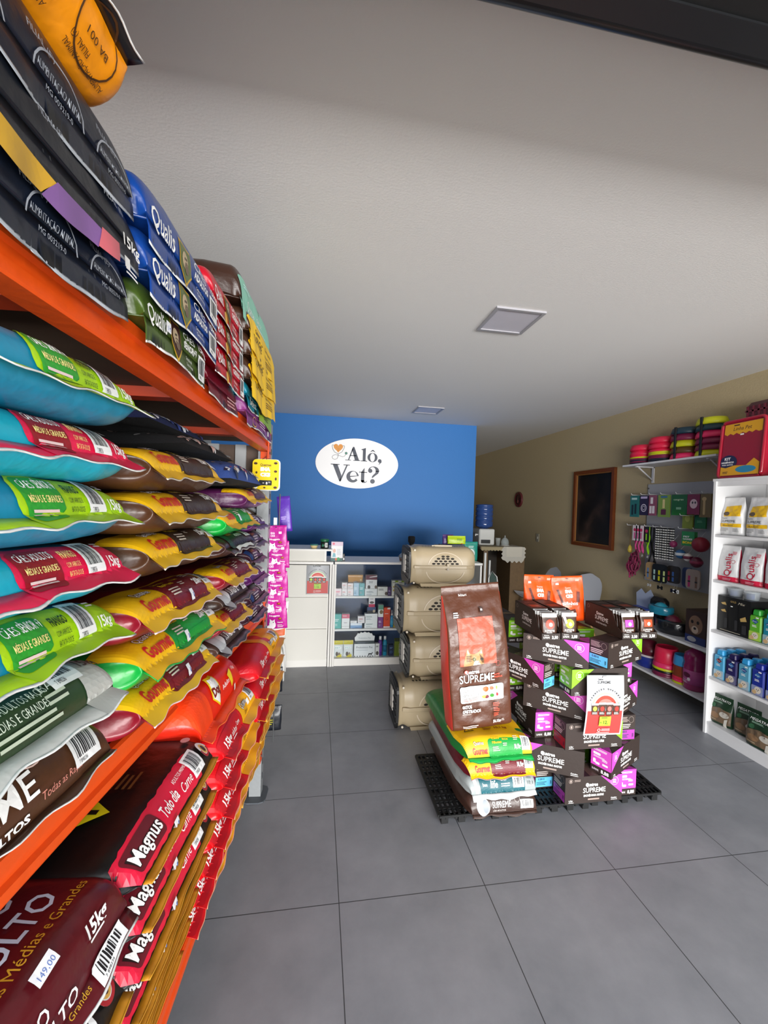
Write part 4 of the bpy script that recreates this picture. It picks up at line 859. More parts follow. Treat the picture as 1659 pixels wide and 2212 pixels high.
# ------------------------------------------------------------------ poster taped to the tower
def poster(name, label, w, h, curl, price='12,'):
    t = thing(name, label, 'poster'); mb = MB(); PP = lambda u, v, off=0.: Vector((u, -.004-off-curl*math.sin(PI*v/h)*.6-curl*.3*(1-v/h), v))
    n = 14; vs = []; fs = []
    for j in range(n+1):
        for i in range(2): vs.append(PP(w*i, h*j/n))
    for j in range(n+1):
        for i in range(2): vs.append(PP(w*i, h*j/n)+Vector((0, .0006, 0)))
    m_ = (n+1)*2
    for j in range(n): fs += [(2*j, 2*j+1, 2*j+3, 2*j+2), (m_+2*j+2, m_+2*j+3, m_+2*j+1, m_+2*j), (2*j+1, m_+2*j+1, m_+2*j+3, 2*j+3), (m_+2*j, 2*j, 2*j+2, m_+2*j+2)]
    mb.add(vs, fs, M('#cfd2d7', .6), True)
    k = w/.21
    its = [('R', .008*k, .008*k, w-.008*k, .125*k, '#c8403c'), ('T', .06*k, .275*k, .012*k, 'Quatree', '#222', {'fit': .03*k, 'b': .03}), ('T', .058*k, .258*k, .018*k, 'SUPREME', '#222', {'fit': .075*k, 'b': .02}),
           ('G', w/2, .14*k, .078*k, .075*k, .006*k, '#b9dd9a', .1, PI-.1), ('G', w/2, .14*k, .071*k, .068*k, .006*k, '#f4f1e4', .1, PI-.1), ('G', w/2, .14*k, .064*k, .061*k, .016*k, '#d9402f', .1, PI-.1), ('G', w/2, .14*k, .048*k, .045*k, .02*k, '#e8776d', .1, PI-.1)]
    for i in range(17):
        a = PI*.86-(PI*.72)*i/16; its.append(('T', w/2+.09*k*math.cos(a), .14*k+.09*k*math.sin(a), .010*k, 'PROMOÇÃO QUATREE SUP'[i], '#1c1c1c', {'rot': a-PI/2, 'a': 'c', 'b': .05}))
    for i, cc in enumerate(('#b9dd4a', '#e23a30', '#e8776d', '#e23a30')):
        x = w/2-.060*k+.04*k*i; r_ = .0
        dd = .004*(1.5-abs(i-1.5))*k; its += [('P', [(x-.016*k, .108*k-dd), (x+.016*k, .108*k-dd), (x+.0195*k, .155*k+dd), (x-.0195*k, .155*k+dd)], '#4c3226'), ('P', [(x-.0195*k, .155*k+dd), (x+.0195*k, .155*k+dd), (x+.02*k, .165*k+dd), (x-.02*k, .165*k+dd)], '#f4f4f4'), ('E', x, .138*k, .011*k, .012*k, cc), ('L', x-.014*k, .118*k, .028*k, 2, .006*k, '#eee')]
    its += [('R', w/2-.032*k, .052*k, w/2+.032*k, .1*k, '#a9cf3c'), ('T', w/2-.012*k, .062*k, .024*k, price, '#25301a', {'b': .01, 'fit': .028*k}), ('T', w/2-.028*k, .066*k, .009*k, 'R$', '#25301a'), ('L', w/2-.022*k, .092*k, .044*k, 1, .006*k, '#25301a'), ('G', w/2-.028*k, .03*k, .008*k, .008*k, .002*k, WH), ('L', w/2-.015*k, .034*k, .05*k, 2, .007*k, '#f6d5d3'), ('L', w/2-.04*k, .017*k, .08*k, 1, .005*k, '#f6c5c3')]
    art(mb, PP, its, .03, .0008, .0002); mb.build('sheet', t)
    return t
p_ = poster('price_poster', 'white and red paper price poster with rainbow hanging on the carton tower', .215, .305, .02); p_.location = (1.365, 1.882, .42); p_.rotation_euler = (0, math.radians(2.5), .02)
MB().box((.1, -.014, .298), (.03, .002, .012), M('#e9e9e2', .3)).build('adhesive_tape', p_)
# ------------------------------------------------------------------ pet carriers (stack of four)
TN = '#a39478'
def carrier():
    t = thing('pet_carrier', 'pet carrier', 'pet carrier'); L, D, H = .50, .30, .30; m = M(TN, .42, bump=.04, bscale=200); dk = M('#0d0d0e', .45)
    def ring(x, side, n=22):
        q = x/L; e = 1.0 if q < .06 else (.93 if q < .1 else 1.-.03*math.cos((q-.55)*5))
        e *= (1 - max(0, (q-.86)/.14)**2*.22); e *= (1 if q > .03 else .97)
        P = []
        for k in range(n+1):
            a = PI*k/n
            y = -math.cos(a)*D/2*e; z = math.sin(a)
            y = -math.copysign(abs(math.cos(a))**.62, math.cos(a))*D/2*e; z = abs(math.sin(a))**.62*.145*e
            P.append((x, y+D/2, .148+z if side > 0 else .148-z*.95))
        return P
    xs = [0, .012, .03, .045, .07, .1, .15, .2, .25, .3, .35, .39, .42, .45, .47, .485, .495, .5]
    for side, nm in ((1, 'upper_shell'), (-1, 'lower_shell')):
        mb = MB(); R = [ring(x, side) for x in xs]; n = len(R[0])
        fs = [((i*n+k), (i*n+k+1), ((i+1)*n+k+1), ((i+1)*n+k)) for i in range(len(xs)-1) for k in range(n-1)]
        fs += [tuple(range(n)), tuple(range((len(xs)-1)*n, len(xs)*n))]
        if side < 0: fs = [tuple(reversed(f)) for f in fs]
        mb.add([p for r in R for p in r], fs, m, True)
        def S(u, v, off=0.):   # v is height above the rim on the camera side
            zz = min(.999, abs(v-.148)/.145); e = 1.-.03*math.cos((u/L-.55)*5)
            a = math.asin(min(1, zz**(1/.62))); y = -abs(math.cos(a))**.62*D/2*e
            return Vector((u, y+D/2-off, v))
        if side > 0:
            hole = M('#241f19', .8); its = []
            for r_, (n_, z_) in enumerate(((6, .172), (5, .190), (4, .208), (2, .224))):
                for k in range(n_): its.append(('E', .26+(k-(n_-1)/2)*.036, z_, .0135, .0068, hole))
            art(mb, S, [('G', .26, .155, .135, .098, .006, M('#c2b49e', .4), .12, PI-.12)] + its, .02, .0025, .0001)
            top = lambda u, v, off=0.: Vector((u, D/2-.085-v, .286+off-(v/.06)**2*.006))
            its = []
            for k in range(5): its += [('P', [(.09+k*.022, -.01), (.103+k*.022, -.01), (.105+k*.022, .008), (.095+k*.022, .012)], hole), ('P', [(.34+k*.02, -.01), (.352+k*.02, -.01), (.352+k*.02, .010), (.343+k*.02, .012)], hole)]
            art(mb, top, its, .02, .006, .0001)
        else:
            art(mb, S, [('G', .26, .13, .15, .105, .006, M('#c2b49e', .4), PI+.15, 2*PI-.15)], .02, .0025, .0001)
            mb.box((.26, D/2, .012), (.34, D*.72, .024), m, taper=1.06)
        mb.build(nm, t)
    mb = MB(); P = []; pts = [(.02, -.004), (.06, -.012), (.42, -.012), (.475, .004), (.5, .03), (.507, D/2), (.5, D-.03), (.475, D-.004), (.06, D+.012), (.02, D+.004)]
    mb.prism(pts, .136, .160, m, 'xy'); mb.build('rim', t, bevel=.004)
    mb = MB(); mb.box((.275, -.014, .165), (.018, .01, .02), m); mb.box((.275, -.013, .135), (.014, .008, .014), M('#8d8170', .4)); mb.build('latch', t)
    mb = MB(); mb.box((.26, D/2, .292), (.1, .03, .01), m, bev=.004); mb.box((.26, D/2-.045, .290), (.16, .004, .012), m); mb.build('handle', t)
    mb = MB(); mb.prism(rrect(.014, .014, D-.014, .284, .05), -.014, .0, dk, 'yz')
    for k in range(6): mb.prism([(.03, .05+k*.04), (D/2, .065+k*.04), (D-.03, .05+k*.04), (D-.03, .058+k*.04), (D/2, .073+k*.04), (.03, .058+k*.04)], -.018, -.013, M('#2b2b2d', .4), 'yz')
    mb.prism([(.12, .09), (.2, .09), (.2, .22), (.12, .22)], -.02, -.015, M('#d8d4cc', .5), 'yz'); mb.build('door', t)
    mb = MB()
    for y in (.03, D-.03):
        for z in (.03, .265): mb.lathe((.03, y, z), [(.007, -.004), (.007, .004)], M('#d9d0bf', .4), 8, axis='y')
    o = mb.build('screw_caps', t); o['kind'] = 'stuff'
    return Kind(t)
KC = carrier(); CGp = 'beige pet carriers in one stack'
KC.put('largest beige pet carrier at the bottom of the stack on the floor', (.585, 2.70, .0), 0, CGp, sc=(1.10, 1.1, 1.16))
KC.put('beige pet carrier, second from the bottom of the stack', (.655, 2.72, .344), 0, CGp, sc=(1.05, 1.05, 1.04))
KC.put('beige pet carrier, second from the top of the stack', (.60, 2.72, .652), 0, CGp, sc=(1.1, 1.05, 1.16))
KC.put('topmost beige pet carrier, fully visible', (.645, 2.74, .996), 0, CGp, sc=(.94, .95, .97))
# ------------------------------------------------------------------ service counter: panelled cabinet and glass case
WHT = M('#e6e4dc', .5, bump=.05, bscale=250); WT2 = M('#edebe6', .4)
Y0 = 3.918
cb = thing('counter_cabinet', 'white three panel reception counter left of the glass case', 'cabinet', (0, 0, 0))
mb = MB(); mb.box((-.46, Y0+.23, .515), (1.17, .42, .91), WT2); mb.box((-.46, Y0+.2, .995), (1.24, .46, .022), WT2); mb.box((-.46, Y0+.02, .04), (1.17, .02, .08), WT2); mb.build('carcass', cb)
for z0, z1 in ((.068, .362), (.378, .664), (.680, .972)): MB().box((-.46, Y0+.008, (z0+z1)/2), (1.15, .018, z1-z0), WHT).build('panel', cb)
for x in (.140, .163): MB().box((x, Y0+.21, .49), (.018, .425, .98), WT2).build('side_panel', cb)
rs = thing('counter_riser', 'white raised box on the left part of the counter', 'cabinet', (0, 0, 0))
mb = MB(); mb.box((-.48, Y0+.18, 1.06), (1.12, .34, .105), WHT); mb.box((.085, Y0+.18, 1.06), (.018, .352, .107), WT2); mb.build('riser_body', rs)
MB().box((-.46, Y0+.17, 1.1175), (1.22, .40, .016), WT2).build('riser_top', rs)
gc = thing('glass_case', 'white display case with glass front and three shelves of pet medicine', 'display case', (0, 0, 0))
GX0, GX1 = .175, 1.655
mb = MB(); mb.box(((GX0+GX1)/2, Y0+.21, .996), (GX1-GX0, .45, .020), WT2); mb.build('top', gc)
MB().box(((GX0+GX1)/2, Y0+.2, .035), (GX1-GX0-.04, .38, .07), WT2).build('plinth', gc)
MB().box(((GX0+GX1)/2, Y0+.41, .53), (GX1-GX0, .01, .91), M('#2c4a73', .6)).build('back_panel', gc)
for x in (GX0+.009, GX1-.009): MB().box((x, Y0+.21, .49), (.018, .42, .98), WT2).build('side_panel', gc)
for z in (.672, .354, .0): 
    if z: MB().box(((GX0+GX1)/2, Y0+.21, z-.010), (GX1-GX0-.04, .39, .018), WT2).build('shelf', gc)
MB().box(((GX0+GX1)/2, Y0+.004, .53), (GX1-GX0-.04, .005, .90), glass_thin('#fbfdfe', .05)).build('glass_pane', gc)
ps = poster('price_poster', 'small white and red rainbow price poster stuck on the white counter panel', .212, .273, .0); ps.location = (-.088, Y0-.002, .697)
# items on and in the counter
def bxart(mb, x0, w, z0, h, items):
    art(mb, plane_map((x0, 0, z0), (1, 0, 0), (0, 0, 1)), items, .3, .0006, .00015)
def medbox(x, y, z, w, d, h, col, label, items, group='medicine boxes in the glass case', cat='box', name='medicine_box', rz=0.):
    t = thing(name, label, cat, (x, y, z), rz, group)
    mb = MB(); mb.box((w/2, d/2, h/2), (w, d, h), M(col, .5)); bxart(mb, 0, w, 0, h, items(w, h)); mb.build('carton_body', t); return t
def plain(c1, c2='#9aa4ad', top=None, word=None):
    def f(w, h):
        it = [('L', w*.12, h*.62, w*.6, 2, h*.1, c1), ('L', w*.12, h*.3, w*.45, 2, h*.09, c2)]
        if top: it.insert(0, ('R', 0, h*.72, w, h, top))
        if word: it.append(('T', w*.08, h*.78 if top else h*.6, h*.13, word, WH if top else c1, {'fit': w*.8, 'b': .02}))
        return it
    return f
S1, S2, S3 = .6635+.0, .3455, .071
Yi = Y0+.045
B = [ # shelf 1
 (.170+.02, S1, .062, .04, .075, '#f3dfe2', 'pink labelled low box at the left end of the upper glass shelf', plain('#e2607a', word='PET')),
 (.254, S1, .052, .04, .072, '#f4efee', 'low white box with red edge, second on the upper glass shelf', plain('#d8484a')),
 (.308, S1, .058, .04, .072, '#f6e9e8', 'low white and pink box, third on the upper glass shelf', plain('#e27a74')),
 (.368, S1, .052, .05, .130, '#a9cbe0', 'pale blue upright box on the upper glass shelf', plain('#e8f2f7', '#5a87a8')),
 (.422, S1, .052, .05, .128, '#3fa3a8', 'teal upright box on the upper glass shelf', plain('#e2f3f3')),
 (.478, S1, .122, .05, .073, '#eef0ef', 'flat white box under the white and wine box', plain('#6b7d86')),
 (.603, S1, .100, .05, .092, '#efede6', 'white box with small dog picture on the upper glass shelf', lambda w, h: [('L', .01, h*.75, .05, 2, .01, '#444'), ('E', w*.88, h*.3, .014, .018, '#5a4a40'), ('R', w*.62, 0, w*.63, h, '#ccc')]),
 (.707, S1, .034, .05, .09, '#53356b', 'narrow violet box on the upper glass shelf', plain('#d8c9e6')),
 (.745, S1, .062, .05, .155, '#f1efe4', 'left white box with yellow bee pattern', lambda w, h: [('E', w*.3, h*.6, .008, .008, '#e9c21a'), ('E', w*.7, h*.66, .008, .008, '#e9c21a'), ('E', w*.35, h*.38, .01, .01, '#e9c21a'), ('E', w*.6, h*.45, .012, .012, '#3a3018'), ('E', w*.62, h*.5, .01, .006, '#e9c21a'), ('L', .006, h*.86, .04, 1, .01, '#222'), ('R', w*.5, h*.9, w, h, '#a9c43a')]),
 (.809, S1, .062, .05, .155, '#f1efe4', 'right white box with yellow bee pattern', lambda w, h: [('E', w*.3, h*.6, .008, .008, '#e9c21a'), ('E', w*.7, h*.66, .008, .008, '#e9c21a'), ('E', w*.35, h*.38, .01, .01, '#e9c21a'), ('E', w*.6, h*.45, .012, .012, '#3a3018'), ('L', .006, h*.86, .04, 1, .01, '#222'), ('R', w*.5, h*.9, w, h, '#a9c43a')]),
 (.254, S1+.0725, .052, .04, .057, '#efe4e2', 'small white and red box stacked on the second low box', plain('#c9383a')),
 (.308, S1+.0725, .056, .04, .052, '#f1e6e2', 'small white and orange box stacked on the third low box', plain('#d8683a')),
 (.486, S1+.0735, .112, .05, .132, '#f0eeee', 'white and wine red upright box with small animal picture', lambda w, h: [('R', 0, h*.66, w, h, '#6b2236'), ('P', [(w*.3, h*.86), (w, h*.98), (w, h*.88), (w*.35, h*.82)], '#e4dcdc'), ('P', ellp(w*.28, h*.1, .014, .02), '#4a4340'), ('P', ellp(w*.9, h*.12, .012, .016), '#6b5a50'), ('L', .03, h*.5, .05, 2, .01, '#888')]),
 # shelf 2
 (.190, S2, .068, .05, .145, '#4fb3aa', 'teal upright box at the left end of the middle glass shelf', plain('#e2f6f3', '#d6efec')),
 (.262, S2, .076, .05, .145, '#f3f1f0', 'white box with pink top on the middle glass shelf', lambda w, h: [('R', 0, h*.72, w, h, '#dd5a76'), ('L', .008, h*.86, .05, 1, .01, WH), ('L', .02, h*.4, .04, 1, .01, '#777'), ('R', 0, h*.16, w, h*.19, '#ccc')]),
 (.346, S2, .116, .05, .055, '#7ea6cf', 'low blue landscape box on the middle glass shelf', lambda w, h: [('R', 0, h*.62, w, h, '#e6edf4'), ('P', [(0, .006), (w*.5, h*.3), (w, .01), (w, 0), (0, 0)], '#3f6ea3')]),
 (.346, S2+.0555, .064, .05, .024, '#f0f0ee', 'thin white box lying on the low blue box', plain('#999')),
 (.418, S2+.0555, .074, .05, .068, '#efe9e8', 'white box with red stripe lying on the low blue box', plain('#b84a55')),
 (.484, S2, .128, .05, .074, '#eef0ee', 'lower of the two flat white boxes on the middle glass shelf', plain('#6d8a86')),
 (.484, S2+.0745, .128, .05, .072, '#eef0ee', 'upper of the two flat white boxes on the middle glass shelf', plain('#6d8a86')),
 (.507, S2+.147, .085, .05, .065, '#3c4f7a', 'dark blue box standing on the flat white boxes', lambda w, h: [('R', 0, 0, w, h*.5, '#20252c'), ('E', w*.8, h*.4, .012, .015, '#b9a78c')]),
 (.520, S2+.2125, .062, .05, .09, '#efe9ea', 'white and crimson box topping the middle glass shelf pile', lambda w, h: [('R', 0, 0, w, h*.32, '#c42a55'), ('P', ellp(w*.5, h*.5, .022, .012), '#57504c'), ('L', .01, h*.86, .04, 1, .01, '#888')]),
 (.617, S2, .052, .05, .113, '#7c3a86', 'violet box under the green and white box', plain('#e9dcec')),
 (.617, S2+.1135, .052, .05, .118, '#f0f0ec', 'green and white box stacked on the violet box', lambda w, h: [('R', 0, h*.62, w, h, '#5f9a80'), ('P', ellp(w*.6, h*.42, .018, .02), '#7c6a4a')]),
 (.672, S2, .066, .05, .205, '#e4481d', 'tall orange red box on the middle glass shelf', lambda w, h: [('L', .01, h*.7, .045, 1, .01, WH), ('G', w*.5, h*.46, .013, .013, .003, '#7a1d10'), ('R', 0, 0, w, h*.1, '#efe9e6'), ('R', w*.55, h*.92, w, h, '#f6e6e0')]),
 (.815, S2, .046, .05, .10, '#2b2119', 'small dark box with dog picture at the right end of the middle glass shelf', lambda w, h: [('Q', .006, .01, w-.006, h*.8, '#d8cdb8', .004), ('P', ellp(w*.5, h*.35, .012, .016), '#4a3828')]),
 # shelf 3
 (.391, S3, .205, .06, .125, '#f0f1f1', 'wide white probiotic box on the bottom glass shelf', lambda w, h: [('T', w*.09, h*.66, .028, 'Probiótico Pet', '#4a5a66', {'fit': w*.8}), ('L', w*.1, h*.5, w*.75, 1, .008, '#a9b4ba'), ('P', [(w*.68, h*.14), (w*.7, h*.26), (w*.84, h*.26), (w*.88, h*.34), (w*.92, h*.3), (w*.86, h*.2), (w*.85, h*.06), (w*.83, h*.06), (w*.82, h*.16), (w*.73, h*.16), (w*.72, h*.06), (w*.7, h*.06)], '#202428')] + [('P', [(w*k/16, .0), (w*(k+.5)/16, .014), (w*(k+1)/16, 0)], '#202428') for k in range(0, 16, 2)]),
 (.399, S3+.1255, .19, .06, .024, '#3f4a4c', 'grey green flat box lying on the probiotic box', plain('#889')),
 (.600, S3, .040, .04, .125, '#ece9e2', 'narrow white box with animal picture on the bottom glass shelf', lambda w, h: [('P', ellp(w*.5, h*.25, .014, .02), '#4b4238'), ('L', .006, h*.8, .028, 2, .01, '#333')]),
 (.734, S3, .048, .04, .11, '#17264d', 'dark blue box with ring mark on the bottom glass shelf', lambda w, h: [('G', w*.5, h*.35, .012, .012, .003, '#6fa0d8'), ('L', .01, h*.75, .028, 2, .01, '#8fb0e0')]),
 (.79, S3, .12, .02, .17, '#8a9c1e', 'olive green blister card at the right of the bottom glass shelf', lambda w, h: [('R', 0, h*.84, w, h, '#3a4414'), ('Q', w*.35, h*.1, w*.7, h*.75, '#c9cf9e', .02), ('R', w*.45, h*.2, w*.6, h*.7, '#e6e8d6')]),
]
for i, (x, z, bw, bd, bh, c, lb, f) in enumerate(B): medbox(x, Yi + (.012 if z > S1+.01 else 0), z, bw-.002, bd, bh, c, lb, f)
cr = thing('crumpled_label', 'white jagged cardboard topper standing on the probiotic box', 'label'); mb = MB()
pts = [(0, .03), (.02, .055), (.03, .075), (.05, .07), (.06, .085), (.08, .078), (.1, .088), (.12, .078), (.14, .084), (.155, .07), (.17, .072), (.18, .05), (.2, .045), (.195, .0), (.005, .0)]
mb.prism(pts, 0, .004, M('#f2f2f0', .6), 'xz'); art(mb, plane_map((0, 0, 0), (1, 0, 0), (0, 0, 1)), [('T', .04, .02, .02, 'Probiótico Pet', '#8b959b', {'fit': .12})], .2, .0006); mb.build('card', cr); cr.location = (.393, Yi+.02, S3+.150)
def bottle(x, y, z, r, h, col, cap, label, name='bottle', cat='bottle', group='bottles in the glass case', capc=WH, spray=False, lab=None):
    t = thing(name, label, cat, (x, y, z), 0, group)
    mb = MB(); mb.lathe((0, 0, 0), [(r*.92, 0), (r, .004), (r, h*.68), (r*.8, h*.76), (r*.42, h*.80), (r*.42, h*.83)], M(col, .3), 18)
    if lab: mb.lathe((0, 0, 0), [(r*1.015, h*.2), (r*1.015, h*.55)], M(lab, .5), 18)
    mb.build('bottle_body', t)
    mb = MB()
    if spray: mb.lathe((0, 0, 0), [(r*.5, h*.82), (r*.5, h*.9), (r*.25, h*.92), (r*.22, h*1.15)], M(capc, .4), 12); mb.box((0, -r*.5, h*.96), (r*.35, r*1.2, h*.05), M(capc, .4))
    else: mb.lathe((0, 0, 0), [(r*.6, h*.82), (r*.6, h*.97), (r*.5, h)], M(capc, .4), 14)
    mb.build('cap', t); return t
bottle(.650, Yi+.03, S3, .021, .19, '#5d2a86', 1, 'violet bottle with white cap on the bottom glass shelf', lab='#7a3fa6')
bottle(.698, Yi+.03, S3, .021, .19, '#1c93b4', 1, 'turquoise bottle with white cap on the bottom glass shelf', lab='#0f6d92')
bottle(.758, Yi+.03, S2, .017, .15, '#2b8fc4', 1, 'small blue spray bottle on the middle glass shelf', spray=True, lab='#4fb0d8')
bottle(.793, Yi+.03, S2, .017, .15, '#d8b61c', 1, 'small yellow spray bottle on the middle glass shelf', spray=True, lab='#c49a10')
o_, _ = make_pouch(.152, .19, .05, 9, '#d99a45', [('P', ellp(.0, .09, .035, .04), '#e8e2d8'), ('E', -.03, .085, .012, .026, '#6b5a4c'), ('E', .032, .085, .012, .026, '#6b5a4c'), ('E', -.012, .1, .004, .004, '#111'), ('E', .012, .1, .004, .004, '#111'), ('E', 0, .085, .005, .004, '#111'), ('R', -.07, .03, .07, .036, '#f2dfc0'), ('E', .055, .14, .007, .007, '#f2dfc0'), ('E', .055, .12, .007, .007, '#f2dfc0'), ('E', .055, .1, .007, .007, '#f2dfc0')], name='treat_pouch', cat='pouch', crimp=.02, nx=16, nz=16, label='golden pouch with a dog face standing behind the small boxes in the glass case')
o_.location = (.392, Yi+.12, S1)
for k, (x, lb) in enumerate(((.236, 'left white and yellow pouch on the bottom glass shelf'), (.334, 'right white and yellow pouch on the bottom glass shelf'))):
    o_, _ = make_pouch(.098, .155, .045, 11+k, '#e4e8e8', [('R', -.047, .118, .047, .155, '#d6c832'), ('T', -.03, .085, .014, 'PET', '#2fa39a', {'fit': .05}), ('P', ellp(-.012, .03, .012, .022), '#5a5046'), ('P', ellp(.01, .028, .01, .018), '#8a7a66'), ('P', [(-.02, .0), (.035, .0), (.03, .03), (.0, .018)], '#d6c832')], name='pouch', cat='pouch', crimp=.015, nx=14, nz=14, label=lb)
    o_.location = (x, Yi+.03, S3)
# on the counter top
t = thing('supplement_jar', 'dark jar with green lid on the raised counter', 'jar', (.075, Y0+.06, 1.126)); mb = MB(); mb.lathe((0, 0, 0), [(.036, 0), (.039, .004), (.039, .062), (.036, .066)], M('#151a18', .3), 24)
cyl = lambda R: (lambda u, v, off=0.: Vector(((R+off)*math.sin(u/R), -(R+off)*math.cos(u/R), v)))
art(mb, cyl(.039), [('R', .004, .012, .03, .056, '#e9ece9'), ('P', [(-.03, .02), (-.02, .05), (-.005, .03), (-.012, .02)], '#3f8a6a'), ('T', .006, .038, .012, 'PET', '#25433a', {'b': .03}), ('L', .006, .03, .02, 2, .007, '#444')], .01, .0008); mb.build('jar_body', t)
MB().lathe((0, 0, 0), [(.04, .066), (.041, .07), (.041, .086), (.038, .09)], M('#1b6b46', .4), 24).build('lid', t)
t = thing('small_tub', 'small cream tub with green lid on the raised counter', 'tub', (-.025, Y0+.06, 1.126)); MB().lathe((0, 0, 0), [(.026, 0), (.034, .022), (.036, .028)], M('#e6cf9a', .5), 20).build('tub_body', t)
MB().lathe((0, 0, 0), [(.038, .028), (.039, .036), (.036, .039)], M('#3f7f74', .4), 20).build('lid', t)
medbox(.138, Y0+.03, 1.007, .112, .05, .186, '#eef0f2', 'white toy box with green cactus pattern at the end of the raised counter', lambda w, h: [('R', 0, 0, w, .03, '#155a56'), ('R', 0, h*.8, w, h, '#e3c9dc'), ('E', w*.2, h*.9, .012, .01, '#e2506e'), ('Q', .006, .034, w-.006, h*.78, '#f6f6f8', .006), ('P', [(.012, .04), (.045, .04), (.04, .075), (.02, .08)], '#6fb6c4'), ('E', .03, .1, .014, .02, '#e8b6a6'), ('E', .07, .022, .014, .016, '#1f9a4a'), ('E', .048, .018, .01, .012, '#e2602a'), ('L', .055, .11, .04, 5, .012, '#c9cdd6')], None, 'box', 'toy_box')
t = thing('desk_phone_cradle', 'small black gadget behind the white toy box', 'gadget', (.262, Y0+.08, 1.006)); MB().box((0, 0, .035), (.022, .05, .07), M('#101214', .4), bev=.004).build('gadget_body', t); MB().box((0, -.026, .02), (.014, .004, .02), M('#f0f0f0', .5)).build('button', t)
t = thing('glass_dish', 'ribbed clear glass candy dish with pointed lid on the glass case', 'dish', (.868, Y0+.1, 1.006)); gm = M('#dbe6ea', .08, trans=.85, spec=.6)
mb = MB(); mb.lathe((0, 0, 0), [(.03, 0), (.032, .006), (.05, .03), (.056, .045)], gm, 24); mb.lathe((0, 0, 0), [(.045, .006), (.05, .03), (.04, .04)], M('#7d5a48', .6), 16); mb.build('bowl', t)
MB().lathe((0, 0, 0), [(.057, .046), (.05, .06), (.03, .08), (.012, .092), (.008, .10), (.014, .112), (.012, .124), (.004, .13)], gm, 24).build('lid', t)
# pouches behind the carriers at the end of the counter
for lb, x, z, w_, h_, c, its in (('lime yellow pouch lying behind the top pet carrier', 1.44, 1.18, .2, .085, '#b9d614', [('L', .0, .05, .06, 2, .012, '#4a7a1a'), ('R', .05, .0, .06, .01, '#d22')]), ('violet pouch behind the lime yellow pouch', 1.36, 1.175, .12, .10, '#56357a', []), ('teal pouch at the right end of the counter', 1.60, 1.007, .15, .2, '#1c8f7e', [('E', 0, .08, .04, .045, '#d9e6e2'), ('L', -.03, .15, .06, 2, .012, '#d9f0ea')])):
    o_, _ = make_pouch(w_, h_, .03, int(x*10), c, its, name='pouch', cat='pouch', crimp=.012, nx=14, nz=12, label=lb); o_.location = (x, 4.1+(.04 if 'violet' in lb else 0), z)
medbox(1.27, 4.08, 1.007, .25, .1, .165, '#3a3f46', 'dark grey box behind the top pet carrier holding the pouches up', plain('#555'), None, 'box', 'storage_box')
t = thing('shaving_brush', 'black bristled brush standing behind the top pet carrier', 'brush', (.93, Y0+.06, 1.006)); MB().lathe((0, 0, 0), [(.03, 0), (.03, .12), (.018, .14), (.018, .17), (.024, .18)], M('#1a1c20', .4), 16).build('holder', t)
mb = MB(); mb.lathe((0, 0, 0), [(.022, .18), (.034, .2), (.036, .245), (.028, .255)], CLOTH('#0e0e10'), 16); mb.build('bristles', t)
# white tubular stool foot beside the rack
t = thing('tubular_stool', 'white tubular stool leg showing behind the rack', 'stool', (-.30, 3.64, 0))
for k, (x, y) in enumerate(((.04, .0), (-.28, .0), (.04, .2), (-.28, .2))):
    sx = 1 if x > -.1 else -1; MB().tube([(x-.09*sx, y, .42), (x-.06*sx, y, .36), (x-.01*sx, y, .22), (x, y, .14), (x+.002, y, .0)], .013, M('#ecebe8', .35), 10).build('leg', t)
MB().lathe((-.12, .1, .42), [(.13, 0), (.14, .01), (.14, .03), (.13, .04)], M('#e8e7e2', .4), 28).build('seat', t)
# ------------------------------------------------------------------ cushions, sign and pouch strip at the far end of the rack
def cushion(w, d, h, seed, top, bot, label, dots):
    t = thing('pet_cushion', label, 'cushion', (0, 0, 0), 0, 'pet cushions piled on the middle shelf')
    for s_, col, nm in ((1, top, 'top_cover'), (-1, bot, 'bottom_cover')):
        def S(u, v, off=0.):
            x, y = u/(w/2), v/(d/2); e = (1-min(1, abs(x))**3)*(1-min(1, abs(y))**3)
            n = noise.noise(Vector((u*14+seed, v*14, seed)))*.008
            return Vector((u, v, s_*((h*.78 if s_ > 0 else h*.22)*max(0, e)**.36+off+n*e)+.22*h+.012*math.sin(u*15+seed)*(1-abs(y))))
        mb = MB(); mb.grid(lambda a, b: S((a-.5)*w, (b-.5)*d), 22, 18, CLOTH(col))
        if s_ > 0 and dots:
            rr = random.Random(seed); its = []
            for k in range(80):
                x, y = rr.uniform(-w*.46, w*.46), rr.choice((rr.uniform(-d*.46, d*.3), -d*.5+rr.uniform(.004, .03))); r = rr.uniform(.006, .014)
                its.append(('E', x, y, r, r*.5, rr.choice(dots)))
            art(mb, S, its, .006, .0025, .00001)
        mb.build(nm, t)
    return t
for (s, d, z, w_, dd, h_, sd, tp, bt, lb, dots) in ((.53, .03, 1.606, .50, .40, .095, 1, '#35529a', '#141416', 'blue cushion with white animal pattern, lowest of the three cushions', ('#e9ecf2', '#e9ecf2', '#c8a77c', '#c9303a', '#1c2440')),
     (.70, -.05, 1.70, .50, .38, .055, 2, '#17181b', '#0f0f10', 'black cushion with pale bone pattern in the middle of the cushion pile', ('#d8b9b0', '#cfcfcf')),
     (.78, -.12, 1.755, .46, .36, .05, 3, '#1d2c5e', '#121215', 'dark blue patterned cushion on top of the cushion pile', ('#8fa6d8', '#dfe6f2', '#3a4f96'))):
    o_ = cushion(w_, dd, h_, sd, tp, bt, lb, dots); o_.location = rp(s, d-dd/2, z); o_.rotation_euler = (0, 0, RZ)
t = thing('price_sign', 'yellow rounded snack price sign hanging from the rack post', 'sign', (-.268, 2.165, 1.69), math.radians(-4)); mb = MB()
